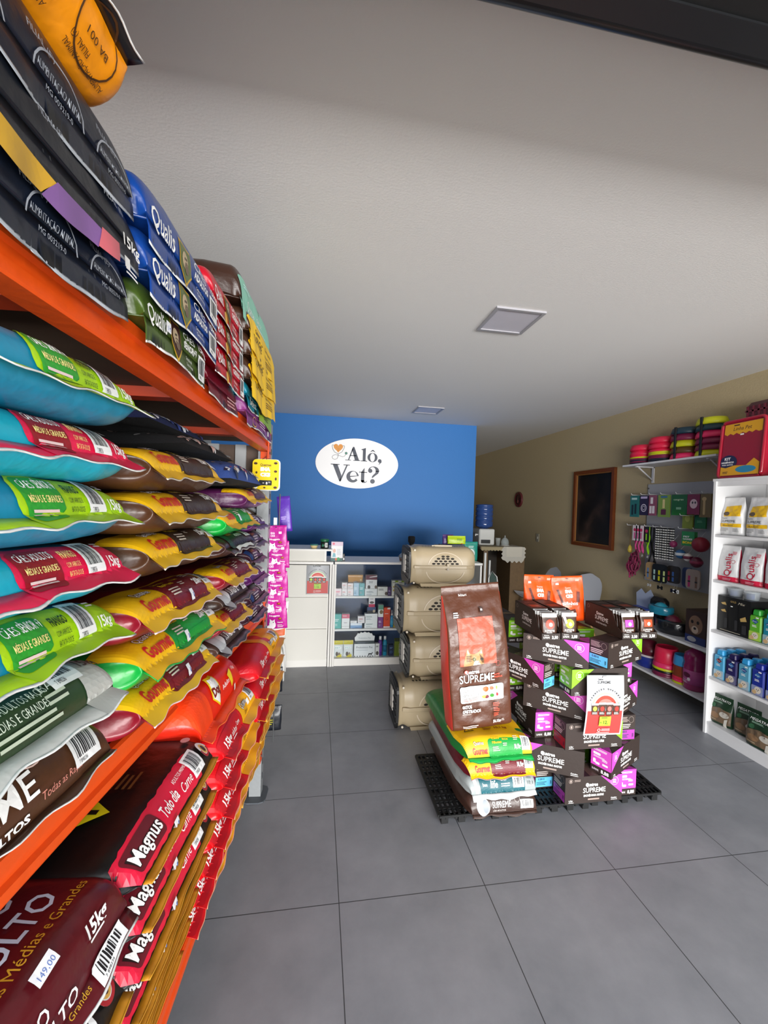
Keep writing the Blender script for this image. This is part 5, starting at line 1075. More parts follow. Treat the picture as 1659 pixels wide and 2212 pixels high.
mb.prism(rrect(-.062, -.078, .072, .082, .02), .002, .006, M('#e9e9e6', .4), 'xz'); mb.build('backing_card', t)
mb = MB(); mb.prism(rrect(-.066, -.074, .066, .08, .02), -.004, .001, M('#f5d60e', .4), 'xz')
art(mb, plane_map((0, -.0042, 0), (1, 0, 0), (0, 0, 1)), [('T', -.028, .046, .018, 'Quatree', '#5b2b20', {'fit': .055, 'b': .02}), ('T', -.026, .022, .024, 'SNA', WH, {'b': .09, 'fit': .05}), ('T', -.026, -.006, .024, 'CKS', WH, {'b': .09, 'fit': .05}), ('Q', -.032, -.052, .032, -.026, '#17181a', .004), ('T', .002, -.047, .018, '8', WH, {'b': .03}), ('T', .014, -.04, .011, '50', WH), ('R', -.014, -.042, -.006, -.039, WH),
    ('P', ellp(-.048, -.05, .012, .02), WH), ('P', [(-.058, -.036), (-.054, -.02), (-.048, -.032), (-.04, -.02), (-.036, -.036)], WH), ('E', -.05, .058, .009, .006, '#4a2a16'), ('E', .05, .062, .009, .006, '#4a2a16'), ('E', .05, .02, .008, .006, '#4a2a16'), ('E', .052, -.018, .005, .008, '#4a2a16'), ('E', .05, -.062, .009, .006, '#4a2a16'), ('E', -.004, -.064, .006, .004, '#4a2a16'), ('E', -.045, .012, .005, .006, '#4a2a16')], .2, .0005); mb.build('face', t)
MB().tube([(-.02, -.002, .078), (.0, -.001, .095), (.004, 0, .078)], .0015, M('#222', .5), 5).build('cord', t)
def snackp(label, loc, rz, ry, c='#b8178f'):
    its = [('T', -.03, .10, .014, 'SNA', '#e9c9de', {'b': .06, 'fit': .024}), ('T', -.03, .086, .014, 'CKS', '#e9c9de', {'b': .06, 'fit': .024}), ('T', -.036, .068, .013, 'Nuggets', WH, {'b': .02, 'fit': .055}), ('R', .014, .1, .03, .112, WH), ('P', ellp(-.022, .025, .018, .022), '#f6f3f6'), ('P', [(-.036, .035), (-.034, .056), (-.024, .047), (-.016, .047), (-.008, .054), (-.008, .034)], '#f6f3f6'), ('P', ellp(-.04, .012, .012, .009), '#f6f3f6'),
           ('E', -.016, .038, .0022, .003, '#333'), ('E', .02, .055, .01, .007, '#7a3a1a'), ('E', .022, .058, .006, .004, '#b9652a'), ('T', .006, .034, .009, 'Frango', WH, {'fit': .028, 'b': .03}), ('L', .004, .022, .034, 3, .006, '#f0cfe6'), ('E', -.04, .124, .008, .005, '#e2703a'), ('E', 0, .136, .006, .002, '#4a0a38'), ('L', -.046, .138, .03, 1, .004, '#f0cfe6')]
    r, _ = make_pouch(.112, .145, .022, int(loc[2]*100) % 17, c, its, name='snack_pouch', cat='pouch', crimp=.012, amp=.002, nx=16, nz=14, pw=.4, label=label, group='magenta snack pouches clipped in a hanging strip')
    r.location = loc; r.rotation_euler = (math.radians(4), ry, rz); return r
for i in range(6): snackp(['topmost', 'second', 'third', 'fourth', 'fifth', 'lowest'][i]+' magenta snack pouch in the front hanging strip', (-.205+(.008 if i % 2 else -.004), 2.262-.0*i, 1.285-.082*i), math.radians(-6), math.radians(-3+2*math.sin(i*2)))
for i in range(4): snackp(['topmost', 'second', 'third', 'lowest'][i]+' magenta snack pouch in the rear hanging strip beside the rack post', (-.245, 2.285, 1.24-.11*i), math.radians(-4), 0)
MB_ = MB(); MB_.box((-.225, 2.283, 1.16), (.018, .001, .62), M('#dfe2e4', .3)); o_ = MB_.build('hanging_strip'); tag(o_, 'clear plastic hanging strip beside the grey rack post', 'strip')
r, _ = make_pouch(.075, .2, .03, 8, '#5a2fa8', [('L', -.02, .08, .03, 2, .01, '#b9a0e6')], name='snack_pouch', cat='pouch', crimp=.012, nx=12, nz=12, label='slim violet pouch hanging behind the magenta strip'); r.location = (-.175, 2.385, 1.39); r.rotation_euler = (0, math.radians(-6), 0)
r, _ = make_pouch(.13, .2, .04, 12, '#efece6', [('P', [(-.05, .02), (.06, .05), (.06, .01), (-.04, .0)], '#c8561c'), ('P', [(-.02, .1), (.02, .12), (.01, .07)], '#4a2416'), ('P', [(.02, .15), (.06, .16), (.05, .12)], '#5a2a18')], name='snack_pouch', cat='pouch', crimp=.012, nx=16, nz=14, label='white and brown treat bag hanging at the foot of the magenta strip'); r.location = (-.225, 2.37, .80); r.rotation_euler = (0, math.radians(4), 0)
for k, (z, lb) in enumerate(((.47, 'black and yellow packet hanging behind the far rack end, upper one'), (.25, 'black and yellow packet hanging behind the far rack end, lower one'))):
    r, _ = make_pouch(.13, .14, .04, 14+k, '#161a22', [('L', -.03, .06, .06, 3, .012, '#b9b02a')], name='snack_pouch', cat='pouch', crimp=.012, nx=12, nz=12, label=lb); r.location = (-.235, 2.40, z)
# ------------------------------------------------------------------ dark back corner: bar table, water cooler, clock, picture, chairs
WD = M('#6b5334', .6, bump=.1, bscale=30, var=.25)
t = thing('bar_table', 'tall brown wooden bar table with dark open front in the back corner', 'table', (2.12, 5.12, 0))
MB().box((.31, .2, 1.045), (.64, .5, .03), WD).build('table_top', t)
for x in (.05, .50): MB().box((x+.03, .2, .515), (.2 if x > .2 else .06, .44, 1.03), WD).build('side_panel', t)
MB().box((.3, .41, .52), (.56, .02, 1.0), M('#2c241b', .7)).build('back_panel', t)  # dark sheet: shade of the open space under the top, put into the colour
t = thing('table_runner', 'beige fringed cloth runner along the front of the bar table', 'cloth', (2.12, 5.12, 1.061)); mb = MB(); mb.box((.21, .16, .002), (.44, .4, .003), CLOTH('#8f8368')); mb.prism([(.0, 0), (.43, 0), (.43, -.04)] + [(.43-.43*k/20, -.04-(.012 if k % 2 else 0)) for k in range(21)], -.056, -.053, CLOTH('#a39676'), 'xz'); mb.build('cloth', t)
t = thing('lace_cloth', 'white lace edged cloth hanging over the right end of the bar table', 'cloth', (2.44, 5.12, 1.066)); mb = MB()
mb.box((.13, .1, .001), (.26, .3, .003), CLOTH('#b9b4a6')); n = 36; lace = []
for k in range(n+1):
    q = k/n; lace.append(q)
mb.prism([(.03, 0), (.25, 0), (.25, -.13), (.03, -.13)], -.060, -.057, CLOTH('#c9c4b6'), 'xz')
rim = [(-.01, 0), (.03, 0), (.03, -.13), (.25, -.13), (.25, 0), (.285, 0)]
out = []
for i in range(7): out += [(.285+.02*(i % 2), -.0-.026*i)]
for i in range(9): out += [(.275-.032*i, -.185-.028*(i % 2))]
for i in range(7): out += [(-.02-.02*(i % 2), -.17+.026*i)]
mb.prism(rim + out, -.059, -.057, M('#d8d4c8', .9, bump=.6, bscale=140, alpha=.72), 'xz'); mb.build('cloth', t)
t = thing('water_cooler', 'white water cooler with blue gallon bottle on the bar table', 'water cooler', (2.27, 5.36, 1.066)); wc = M('#c9cac6', .45)
mb = MB(); mb.box((0, 0, .11), (.22, .24, .22), wc, bev=.012); mb.box((-.02, -.122, .05), (.13, .01, .05), M('#222', .6)); mb.build('housing', t)
mb = MB(); mb.box((-.125, -.06, .14), (.04, .02, .016), wc); mb.box((-.145, -.06, .135), (.012, .03, .03), wc); mb.build('tap', t)
mb = MB(); prof = [(.05, .22), (.07, .235), (.112, .25), (.118, .27)]
for k in range(4): z = .28+k*.062; prof += [(.118, z), (.118, z+.040), (.109, z+.048), (.109, z+.054)]
prof += [(.118, .53), (.115, .545), (.09, .555)]
mb.lathe((0, 0, 0), prof, M('#33518f', .15, spec=.6, trans=.3), 28); mb.build('water_bottle', t)
gl = M('#c9d2d2', .1, trans=.8)
t = thing('plastic_cup', 'small stack of clear cups beside the water cooler', 'cup', (2.41, 5.20, 1.066)); MB().lathe((0, 0, 0), [(.024, 0), (.034, .10), (.034, .105)], M('#aeb2ae', .3, alpha=.6), 18).build('cup_stack', t)
t = thing('glass_dome', 'small glass dome on a white plate on the bar table', 'dome', (2.52, 5.22, 1.068)); MB().lathe((0, 0, 0), [(.05, 0), (.062, .006), (.062, .01)], M('#d6d6d0', .4), 24).build('plate', t)
MB().lathe((0, 0, 0), [(.05, .01), (.054, .04), (.045, .08), (.02, .105), (.006, .112), (.01, .13), (.002, .14)], M('#ccd6d6', .08, alpha=.35), 24).build('dome', t)
t = thing('wall_clock', 'small round maroon ornament hanging on the beige wall', 'clock', (XR-.002, 6.24, 1.728)); mb = MB(); mb.lathe((0, 0, 0), [(.125, 0), (.125, -.02), (.10, -.03), (.095, -.02)], M('#5a1f24', .45), 32, axis='x'); mb.build('rim', t)
mb = MB(); mb.lathe((0, 0, 0), [(.095, -.015), (.09, -.022)], M('#2a1214', .5), 32, axis='x')
art(mb, plane_map((-.0225, 0, 0), (0, -1, 0), (0, 0, 1)), [('G', 0, .03, .02, .025, .006, '#8a4a48'), ('P', ellp(0, -.03, .03, .03), '#8a4a48'), ('G', 0, 0, .085, .085, .006, '#7a3a3a')], .3, .001); mb.build('face', t)
t = thing('light_switch', 'ivory light switch plate on the beige wall', 'switch', (XR, 5.63, 1.155)); MB().box((-.004, 0, 0), (.008, .075, .118), M('#a39f90', .4), bev=.002).build('plate', t); MB().box((-.010, 0, 0), (.006, .02, .035), M('#c2bfb2', .4)).build('rocker', t)
# framed picture: a plain dark generic painting
t = thing('framed_picture', 'dark framed painting in a brown wooden frame on the right wall', 'picture', (XR-.004, 4.40, 1.602)); FWd = M('#6b3413', .4, bump=.08, bscale=60, var=.2); mb = MB()
pw, ph = .36, .46
for (y0, z0, y1, z1) in ((-pw, ph-.04, pw, ph), (-pw, -ph, pw, -ph+.04), (-pw, -ph+.04, -pw+.04, ph-.04), (pw-.04, -ph+.04, pw, ph-.04)): mb.box((-.018, (y0+y1)/2, (z0+z1)/2), (.036, y1-y0, z1-z0), FWd)
for (y0, z0, y1, z1) in ((-pw+.04, ph-.052, pw-.04, ph-.04), (-pw+.04, -ph+.04, pw-.04, -ph+.052), (-pw+.04, -ph+.052, -pw+.052, ph-.052), (pw-.052, -ph+.052, pw-.04, ph-.052)): mb.box((-.014, (y0+y1)/2, (z0+z1)/2), (.022, y1-y0, z1-z0), M('#8a5a2a', .4))
mb.build('frame', t)
cv = bpy.data.materials.new('dark_canvas'); cv.use_nodes = True; nt = cv.node_tree; b_ = nt.nodes['Principled BSDF']; b_.inputs['Roughness'].default_value = .45
tc = nt.nodes.new('ShaderNodeTexCoord'); n1 = nt.nodes.new('ShaderNodeTexNoise'); n1.inputs['Scale'].default_value = 3.3; n1.inputs['Detail'].default_value = 3; nt.links.new(tc.outputs['Object'], n1.inputs['Vector'])
cr = nt.nodes.new('ShaderNodeValToRGB'); e = cr.color_ramp.elements; e[0].position = .38; e[0].color = lin('#0c0908'); e[1].position = .78; e[1].color = lin('#57443c'); x_ = e.new(.55); x_.color = lin('#1f1712'); x_ = e.new(.66); x_.color = lin('#3a2a22')
nt.links.new(n1.outputs['Fac'], cr.inputs[0]); nt.links.new(cr.outputs[0], b_.inputs['Base Color'])
MB().box((-.006, 0, 0), (.006, 2*pw-.08, 2*ph-.08), cv).build('canvas', t)
def shell_chair(loc, rz, label):
    t = thing('shell_chair', label, 'chair', loc, rz, 'white shell chairs'); m = M('#c9cbd0', .4)
    def S(a, b):
        x = (a-.5)*.44; q = b*2
        if q < 1: y = -.2+.36*q; z = .44+.02*(1-q)**3-.03*math.sin(q*PI)*(1-(a-.5)**2*4)+.03*abs(a-.5)**2*4
        else: k = q-1; y = .16+.10*k; z = .44+.40*k; x *= (1-.15*k**2)*math.sqrt(max(.0, 1-k**7)+.01); y -= .05*(1-abs(2*a-1)**2)*0; y -= .04*abs(2*a-1)**2*(1-k)
        return Vector((x, y, z))
    mb = MB(); mb.grid(S, 15, 24, m); vs = [Vector(p)-Vector((0, -.006, .008)) for p in mb.v]; mb.add(vs, [tuple(reversed(f)) for f in mb.f], m, True); mb.build('seat_shell', t)
    for sx in (-1, 1):
        for sy in (-1, 1): MB().tube([(sx*.12, sy*.1, .42), (sx*.22, sy*.2, 0)], [.014, .010], M('#b48a5a', .5), 8).build('leg', t)
    return t
shell_chair((2.78, 4.84, 0), -PI/2-.1, 'left white shell chair behind the orange pouches'); shell_chair((2.93, 4.30, 0), -PI/2+.15, 'right white shell chair against the beige wall')
t = thing('ironing_board', 'white framed folded stand with dark green cover at the end of the counter', 'folded stand', (1.73, 4.02, 0)); mb = MB()
mb.tube([(0, 0, 0), (0, 0, 1.10)], .012, M('#e9ebea', .4), 8); mb.tube([(.06, .02, 0), (.06, .02, 1.02)], .01, M('#e9ebea', .4), 8); mb.build('frame', t)
mb = MB(); mb.prism([(.05, .55), (.055, .84), (.08, .90), (.13, .84), (.155, .70), (.155, .2), (.05, .2)], 0, .03, M('#1e3d35', .6), 'xz'); mb.build('cover', t); mb = MB(); mb.tube([(.045, 0, .2), (.047, 0, .84), (.08, 0, .91), (.135, 0, .85), (.16, 0, .70), (.16, 0, .2)], .006, M('#e6e8e6', .4), 6); mb.build('edge_tube', t)
# ------------------------------------------------------------------ white shelf unit on the right
SU = M('#e3e3e4', .45, bump=.03, bscale=200); UX0, UX1, UY0, UY1, UH = 2.79, 3.225, 1.50, 2.522, 1.822
un = thing('shelf_unit', 'tall white shelf unit with open shelves on the right', 'shelf', (0, 0, 0))
for y in (UY0+.009, UY1-.009): MB().box(((UX0+UX1)/2, y, UH/2), (UX1-UX0, .018, UH), SU).build('side_panel', un)
MB().box((UX1-.004, (UY0+UY1)/2, UH/2), (.008, UY1-UY0-.04, UH-.02), SU).build('back_panel', un)
LV = [.085, .412, .748, 1.105, 1.427, 1.80]
for z in LV[:-1]: MB().box(((UX0+UX1)/2+.003, (UY0+UY1)/2, z-.009), (UX1-UX0-.012, UY1-UY0-.038, .018), SU).build('shelf', un)
MB().box(((UX0+UX1)/2, (UY0+UY1)/2, UH-.009), (UX1-UX0+.006, UY1-UY0+.006, .018), SU).build('top', un); MB().box((UX0+.02, (UY0+UY1)/2, UH-.035), (.016, UY1-UY0-.038, .036), SU).build('fascia', un)
MB().box((UX0+.02, (UY0+UY1)/2, .035), (.016, UY1-UY0-.038, .07), SU).build('plinth', un)
R9 = -PI/2   # faces -x
def rput(o, y, z, x=2.90, rx=0., ry=0., rz=R9): o.location = (x, y, z); o.rotation_euler = (rx, ry, rz)
def copyn(proto, n, f, group):
    K_ = Kind(proto)
    for i in range(n): lb, loc, rz = f(i); K_.put(lb, loc, rz, group)
# face of a pouch looks to local -y; rotating by -90 deg makes it face -x, local +x points to -y (towards the viewer side)
p1, _ = make_pouch(.155, .265, .075, 31, '#dedfe0', [('P', [(-.045, .2), (.06, .21), (.065, .135), (-.05, .13)], '#e2b416'), ('P', ellp(-.03, .15, .022, .014), '#5b4a34'), ('T', -.06, .115, .014, 'Quatree', '#222', {'fit': .04}), ('T', -.062, .09, .024, 'SUPREME', '#222', {'fit': .1}), ('R', -.07, .058, .068, .082, '#e2b416'), ('T', -.05, .064, .012, 'FRANGO', '#222', {'fit': .07}), ('L', -.06, .045, .05, 3, .009, '#999'), ('L', .02, .045, .04, 3, .009, '#999')], name='food_pouch', cat='pouch', crimp=.02, amp=.006, pw=.35, nx=22, nz=22, topw=.88, base=.0018)
PL9 = ['leftmost', 'second', 'third', 'fourth', 'fifth', 'sixth']
copyn(p1, 4, lambda i: (PL9[i]+' silver pouch with yellow panels on the top shelf compartment', (2.875+.01*(i % 2), 2.435-.165*i, LV[4]), R9+.05*(-1)**i), 'silver and yellow food pouches')
p2, _ = make_pouch(.145, .25, .08, 32, '#d9dadb', [('T', .03, .035, .062, 'Qualis', '#b81538', {'rot': PI/2, 'fit': .16, 'b': .01}), ('R', -.071, .0, .071, .035, '#c0143c'), ('G', .045, .14, .012, .012, .002, '#b81538'), ('L', .03, .205, .03, 3, .008, '#b81538'), ('T', -.03, .042, .010, '1,01kg', '#666'), ('L', -.02, .018, .06, 2, .008, '#e6a9b6')], name='food_pouch', cat='pouch', crimp=.015, amp=.005, pw=.4, nx=22, nz=22, topw=.93, base=.0018, sidecol='#c0143c')
copyn(p2, 5, lambda i: (PL9[i]+' white pouch with red sideways lettering on the second shelf', (2.87, 2.44-.155*i, LV[3]), R9), 'white and red food pouches')
# third compartment: black gift box, clear tubs, shampoo bottles
t = thing('gift_box', 'black boxed grooming kit with gold lettering on the shelf unit', 'box', (2.845, 2.495, LV[2]), R9); mb = MB(); mb.box((.11, .12, .125), (.22, .24, .25), M('#0d0d0e', .35))
GD = '#b99a5a'; art(mb, plane_map((0, 0, 0), (1, 0, 0), (0, 0, 1)), [('Q', .008, .02, .068, .21, '#050505', .01), ('Q', .08, .02, .14, .21, '#050505', .01), ('T', .085, .215, .018, 'GOLD', GD, {'fit': .04}), ('T', .135, .21, .024, 'Mix', '#c9c0aa', {'i': .4, 'fit': .05}), ('P', [(.02, .2), (.05, .21), (.06, .19), (.03, .19)], GD), ('P', [(.02, .15), (.05, .16), (.06, .14), (.03, .14)], GD), ('P', [(.155, .12), (.19, .14), (.2, .11), (.16, .1)], GD), ('Q', .05, .03, .07, .1, '#2a2a2c', .004), ('Q', .12, .03, .14, .1, '#2a2a2c', .004), ('Q', .17, .02, .2, .08, '#2a2a2c', .004), ('L', .02, .012, .17, 1, .006, '#c9c0aa'), ('R', .09, .185, .105, .192, WH)], .2, .0008); mb.build('box_body', t)
for k, y in enumerate((2.44, 2.33)):
    t = thing('clear_tub', ['clear plastic tub with blue and white items on the black box, farther one', 'clear plastic tub with blue and white items on the black box, nearer one'][k], 'tub', (2.92, y, LV[2]+.2505), 0, 'clear tubs on the black box'); MB().lathe((0, 0, 0), [(.038, 0), (.044, .05), (.047, .055)], M('#c9d2d8', .12, alpha=.5), 20).build('tub', t)
    mb = MB(); mb.box((-.01, 0, .022), (.03, .03, .036), M('#3a55a8', .5)); mb.box((.014, .01, .018), (.02, .03, .03), M('#e4e6ea', .5)); o_ = mb.build('contents', t)
def shampoo(col, cap, lab, emb, seed):
    t = thing('shampoo_bottle', 'x', 'bottle'); w_, d_, h_ = .078, .06, .165; mb = MB(); c = M(col, .3)
    mb.box((0, 0, h_/2), (w_, d_, h_), c, bev=.008); art(mb, plane_map((0, -d_/2, 0), (1, 0, 0), (0, 0, 1)), [('Q', -w_/2+.004, .004, w_/2-.004, .062, lab, .004), ('P', [(-.02, .13), (0, .146), (.022, .13), (.004, .112)], emb), ('T', -.014, .125, .01, 'Pet', WH, {'fit': .026}), ('L', -.016, .1, .034, 2, .008, WH), ('P', ellp(.004, .036, .02, .022), '#d9cfc0'), ('E', -.002, .04, .003, .003, '#222'), ('E', .01, .04, .003, .003, '#222'), ('E', .004, .032, .003, .0025, '#222'), ('P', ellp(-.016, .02, .014, .014), '#c9a77a'), ('R', .006, .15, .024, .158, WH)], .03, .0008); mb.build('bottle_body', t)
    MB().box((0, 0, h_+.02), (.05, .05, .038), M(cap, .3), bev=.006, taper=.86).build('cap', t); return Kind(t)
SHK = {'green': shampoo('#5fae2c', '#2f9a34', '#a9c94a', '#1d4f8f', 1), 'teal': shampoo('#1a7f96', '#2a9fd0', '#8fb0b8', '#1d4f8f', 2), 'sky': shampoo('#4fa6d0', '#3aa6e0', '#a9c6d6', '#7a1f2a', 3), 'navy': shampoo('#26215a', '#241a4e', '#6b6a8a', '#2f6aa8', 4), 'lblue': shampoo('#5aa0bc', '#2f9ad6', '#9fb4c0', '#1d4f8f', 5), 'blue': shampoo('#1d2f8f', '#1c2a92', '#8a93b8', '#2f6aa8', 6)}
i_ = 0
for k, y, lb in (('green', 2.245, 'bright green shampoo bottle beside the black kit box'), ('teal', 2.160, 'teal shampoo bottle with light blue cap beside the green bottle'), ('green', 2.245, 'green bottle standing behind the bright green shampoo bottle')):
    SHK[k].put(lb, (2.875 if 'behind' not in lb else 2.96, y, LV[2]), R9, 'shampoo bottles on the third shelf')
for k, y in (('sky', 2.452), ('navy', 2.366), ('lblue', 2.280), ('blue', 2.194), ('blue', 2.108)):
    for r_ in range(3):
        cn = {'sky': 'sky blue', 'navy': 'dark navy', 'lblue': 'light blue', 'blue': 'royal blue'}[k]
        SHK[k].put(cn+' shampoo bottle with dog picture, '+['front', 'middle', 'rear'][r_]+' of its row'+(' nearest the camera' if y < 2.15 else ''), (2.85+.075*r_, y, LV[1]), R9, 'shampoo bottles on the fourth shelf')
p3, _ = make_pouch(.15, .205, .06, 33, '#16331f', [('T', -.065, .165, .022, 'MEGATRATO', WH, {'fit': .125, 'i': .2}), ('L', -.05, .155, .07, 2, .006, '#8fb09a'), ('P', ellp(-.045, .125, .014, .014), '#2b5a3a'), ('P', [(-.07, .02), (.07, .02), (.07, .11), (.0, .12), (-.07, .10)], '#6b5844'), ('P', ellp(.03, .08, .03, .02), '#b9b4aa'), ('P', ellp(-.03, .06, .03, .02), '#8a6a4c'), ('P', [(.03, .0), (.05, .0), (.055, .06), (.035, .05)], '#d6d2c8'), ('L', -.06, .03, .05, 1, .008, '#b9a888')], name='food_pouch', cat='pouch', crimp=.02, amp=.005, pw=.3, nx=20, nz=20, topw=.95, base=.0018)
K3 = Kind(p3)
K3.put('dark green pet food pouch with fish picture at the left end of the bottom shelf', (2.87, 2.455, LV[0]), R9+.15, 'dark green pouches on the bottom shelf'); K3.put('dark green pouch in the middle of the visible bottom shelf', (2.89, 2.29, LV[0]), R9+.1, 'dark green pouches on the bottom shelf', sc=(1.05, 1, 1)); K3.put('dark green pouch leaning forward at the right edge of the bottom shelf', (2.83, 2.155, LV[0]), R9+.05, 'dark green pouches on the bottom shelf', sc=(1.2, 1, 1)); K3.put('dark green pouch behind the right edge pouch on the bottom shelf', (2.95, 2.12, LV[0]), R9, 'dark green pouches on the bottom shelf', sc=(1.2, 1, 1.1))
# top of the unit: red litter tray kit and a maroon mesh crate
t = thing('litter_tray', 'glossy crimson litter tray kit standing upright on the shelf unit', 'litter tray', (2.845, 2.545, UH+.001), R9-.03, rx=math.radians(-4)); rd = M('#a0152e', .22, coat=.4); mb = MB(); w_, h_ = .31, .41
mb.prism(rrect(0, 0, w_, h_, .03), .0, .10, rd, 'xz'); mb.build('tray_shell', t)
mb = MB(); mb.tube([(x, -.004, z) for x, z in rrect(.006, .006, w_-.006, h_-.006, .03)], .011, rd, 8, True); mb.build('rim', t)
mb = MB(); mb.prism(rrect(.02, .02, w_-.02, h_-.02, .02), -.004, -.001, M('#8f1530', .25), 'xz')
YL = '#dba01a'; zig = [(.025, .385), (.285, .385), (.285, .31)] + [(.285-.26*k/12, .318-(.012 if k % 2 else 0)) for k in range(1, 13)]
art(mb, plane_map((0, -.0042, 0), (1, 0, 0), (0, 0, 1)), [('P', zig, YL), ('T', .085, .335, .036, 'Linha Pet', '#3b1a24', {'i': .2, 'fit': .13}), ('R', .09, .368, .13, .376, '#3b1a24'), ('R', .14, .298, .165, .308, WH), ('P', ellp(.075, .115, .062, .05), '#1b2148'), ('T', .045, .13, .026, 'KIT', WH, {'b': .04, 'fit': .045}), ('T', .025, .108, .016, 'HIGIÊNICO', WH, {'b': .04, 'fit': .09}), ('T', .03, .092, .012, 'PARA GATOS', WH, {'b': .03, 'fit': .08}),
    ('P', [(.022, .022), (.288, .022), (.288, .10), (.25, .13), (.2, .085), (.12, .09), (.06, .075), (.022, .085)], YL), ('P', ellp(.2, .06, .07, .024), '#2b86b0'), ('L', .04, .045, .04, 2, .009, '#3b1a24')], .1, .0006); mb.build('printed_sheet', t)
mc = thing('mesh_crate', 'dark maroon woven plastic crate on the shelf unit behind the litter tray', 'crate', (3.092, 2.30, UH+.001)); mb = MB(); mb.box((0, 0, .27), (.26, .36, .54), M('#4a1420', .5, bump=.3, bscale=90), bev=.03)
for k in range(9):
    mb.box((-.132, 0, .06+k*.052), (.004, .33, .012), M('#5e1c2a', .45)); mb.box((-.132, -.15+k*.0375, .27), (.004, .012, .48), M('#5e1c2a', .45))
mb.build('crate_body', mc)
# ------------------------------------------------------------------ wall shelf with stacked feeding bowls
ws = thing('wall_shelf', 'white bracketed wall shelf holding stacks of colourful bowls', 'shelf', (0, 0, 0)); MB().box((3.107, 3.17, 2.025), (.255, .97, .016), M('#d6d6da', .45)).build('board', ws)
for y in (3.54, 2.80):
    mb = MB(); mb.box((3.225, y, 1.94), (.014, .022, .155), M('#cfcfd2', .4)); mb.box((3.13, y, 2.012), (.2, .022, .010), M('#cfcfd2', .4)); mb.tube([(3.225, y, 1.885), (3.06, y, 2.008)], .007, M('#cfcfd2', .4), 6); mb.build('bracket', ws)
BC = {'red': '#e0234a', 'yellow': '#c9cc1e', 'wine': '#7a1d44', 'navy': '#1d2436', 'teal': '#1d3a4a', 'pink': '#e8316a', 'brown': '#5a3c1c'}
def bowl_kind(col, deep=False, strap=False):
    t = thing('feeding_bowl', 'x', 'bowl'); mb = MB(); r = .10; h = .055 if deep else .03; m = M(BC[col], .4)
    mb.lathe((0, 0, 0), [(r*.86, .0), (r*1.02, .004), (r*1.0, h*.4), (r*.9, h), (r*.84, h*.98), (r*.8, h*.5), (r*.3, h*.45)], m, 30, 1.0, 1.12); mb.build('bowl_body', t)
    if strap:
        mb = MB(); mb.box((-r*1.0, .0, h*.55), (.012, .022, h*1.1), M('#101012', .5), bev=.002); mb.build('clip', t)
    return Kind(t)
BK = {c: bowl_kind(c) for c in ('red', 'yellow', 'wine', 'navy')}; BS = {c: bowl_kind(c, True, True) for c in ('yellow', 'teal', 'pink', 'wine', 'brown')}; BD = {'red': bowl_kind('red', True)}
BG = 'bowls stacked on the wall shelf'; zt = 2.0335
def bowlstack(y, seq, where):
    z = zt
    for i, (K_, c, h) in enumerate(seq):
        K_[c].put('%s bowl, number %s from the bottom of the %s' % (c, ['one', 'two', 'three', 'four', 'five', 'six', 'seven', 'eight', 'nine'][i], where), (3.11, y, z), 0, BG); z += h
bowlstack(3.555, [(BK, 'navy', .014), (BK, 'wine', .014), (BK, 'navy', .014), (BK, 'wine', .014), (BK, 'yellow', .014), (BK, 'red', .012), (BD, 'red', .05), (BD, 'red', .05)], 'leftmost bowl stack')
bowlstack(3.325, [(BK, 'navy', .016), (BK, 'navy', .016), (BK, 'wine', .016), (BK, 'wine', .016), (BK, 'yellow', .016), (BK, 'yellow', .014), (BK, 'red', .03), (BD, 'red', .05), (BD, 'red', .05)], 'second bowl stack from the left')
bowlstack(3.085, [(BS, 'pink', .05), (BS, 'brown', .055), (BS, 'yellow', .055), (BS, 'wine', .055), (BS, 'teal', .06)], 'third bowl stack from the left')
bowlstack(2.845, [(BS, 'yellow', .048), (BS, 'wine', .05), (BS, 'wine', .05), (BS, 'pink', .055), (BS, 'teal', .05), (BS, 'yellow', .06)], 'bowl stack beside the litter tray')
# ------------------------------------------------------------------ hanging accessory panel
hp = thing('pegboard', 'grey pegboard panel fixed to the right wall behind the hanging accessories', 'panel', (0, 0, 0)); MB().box((3.226, 3.2, 1.38), (.014, .78, .94), M('#a9aaae', .5)).build('board', hp)
for y, z in ((3.58, 1.81), (3.58, .95)): MB().lathe((3.218, y, z), [(.008, 0), (.008, -.006)], M('#555', .4), 10, axis='x').build('screw', hp)
def hook(y, z, L=.16): MB().tube([(3.22, y, z), (3.22-L*.95, y, z), (3.22-L, y, z+.014)], .0028, M('#e4e4e6', .3), 6).build('hook', hp)
HG = 'blister cards hanging in the top row'
def hang_card(y, z, w_, h_, col, label, items, x=3.10, group=HG, d=.012, name='hanging_card', cat='package'):
    t = thing(name, label, cat, (x, y+w_/2, z-h_), R9, group); mb = MB(); mb.box((w_/2, d/2, h_/2), (w_, d, h_), M(col, .4)); art(mb, plane_map((0, 0, 0), (1, 0, 0), (0, 0, 1)), items, .3, .0008); mb.build('card', t); return t
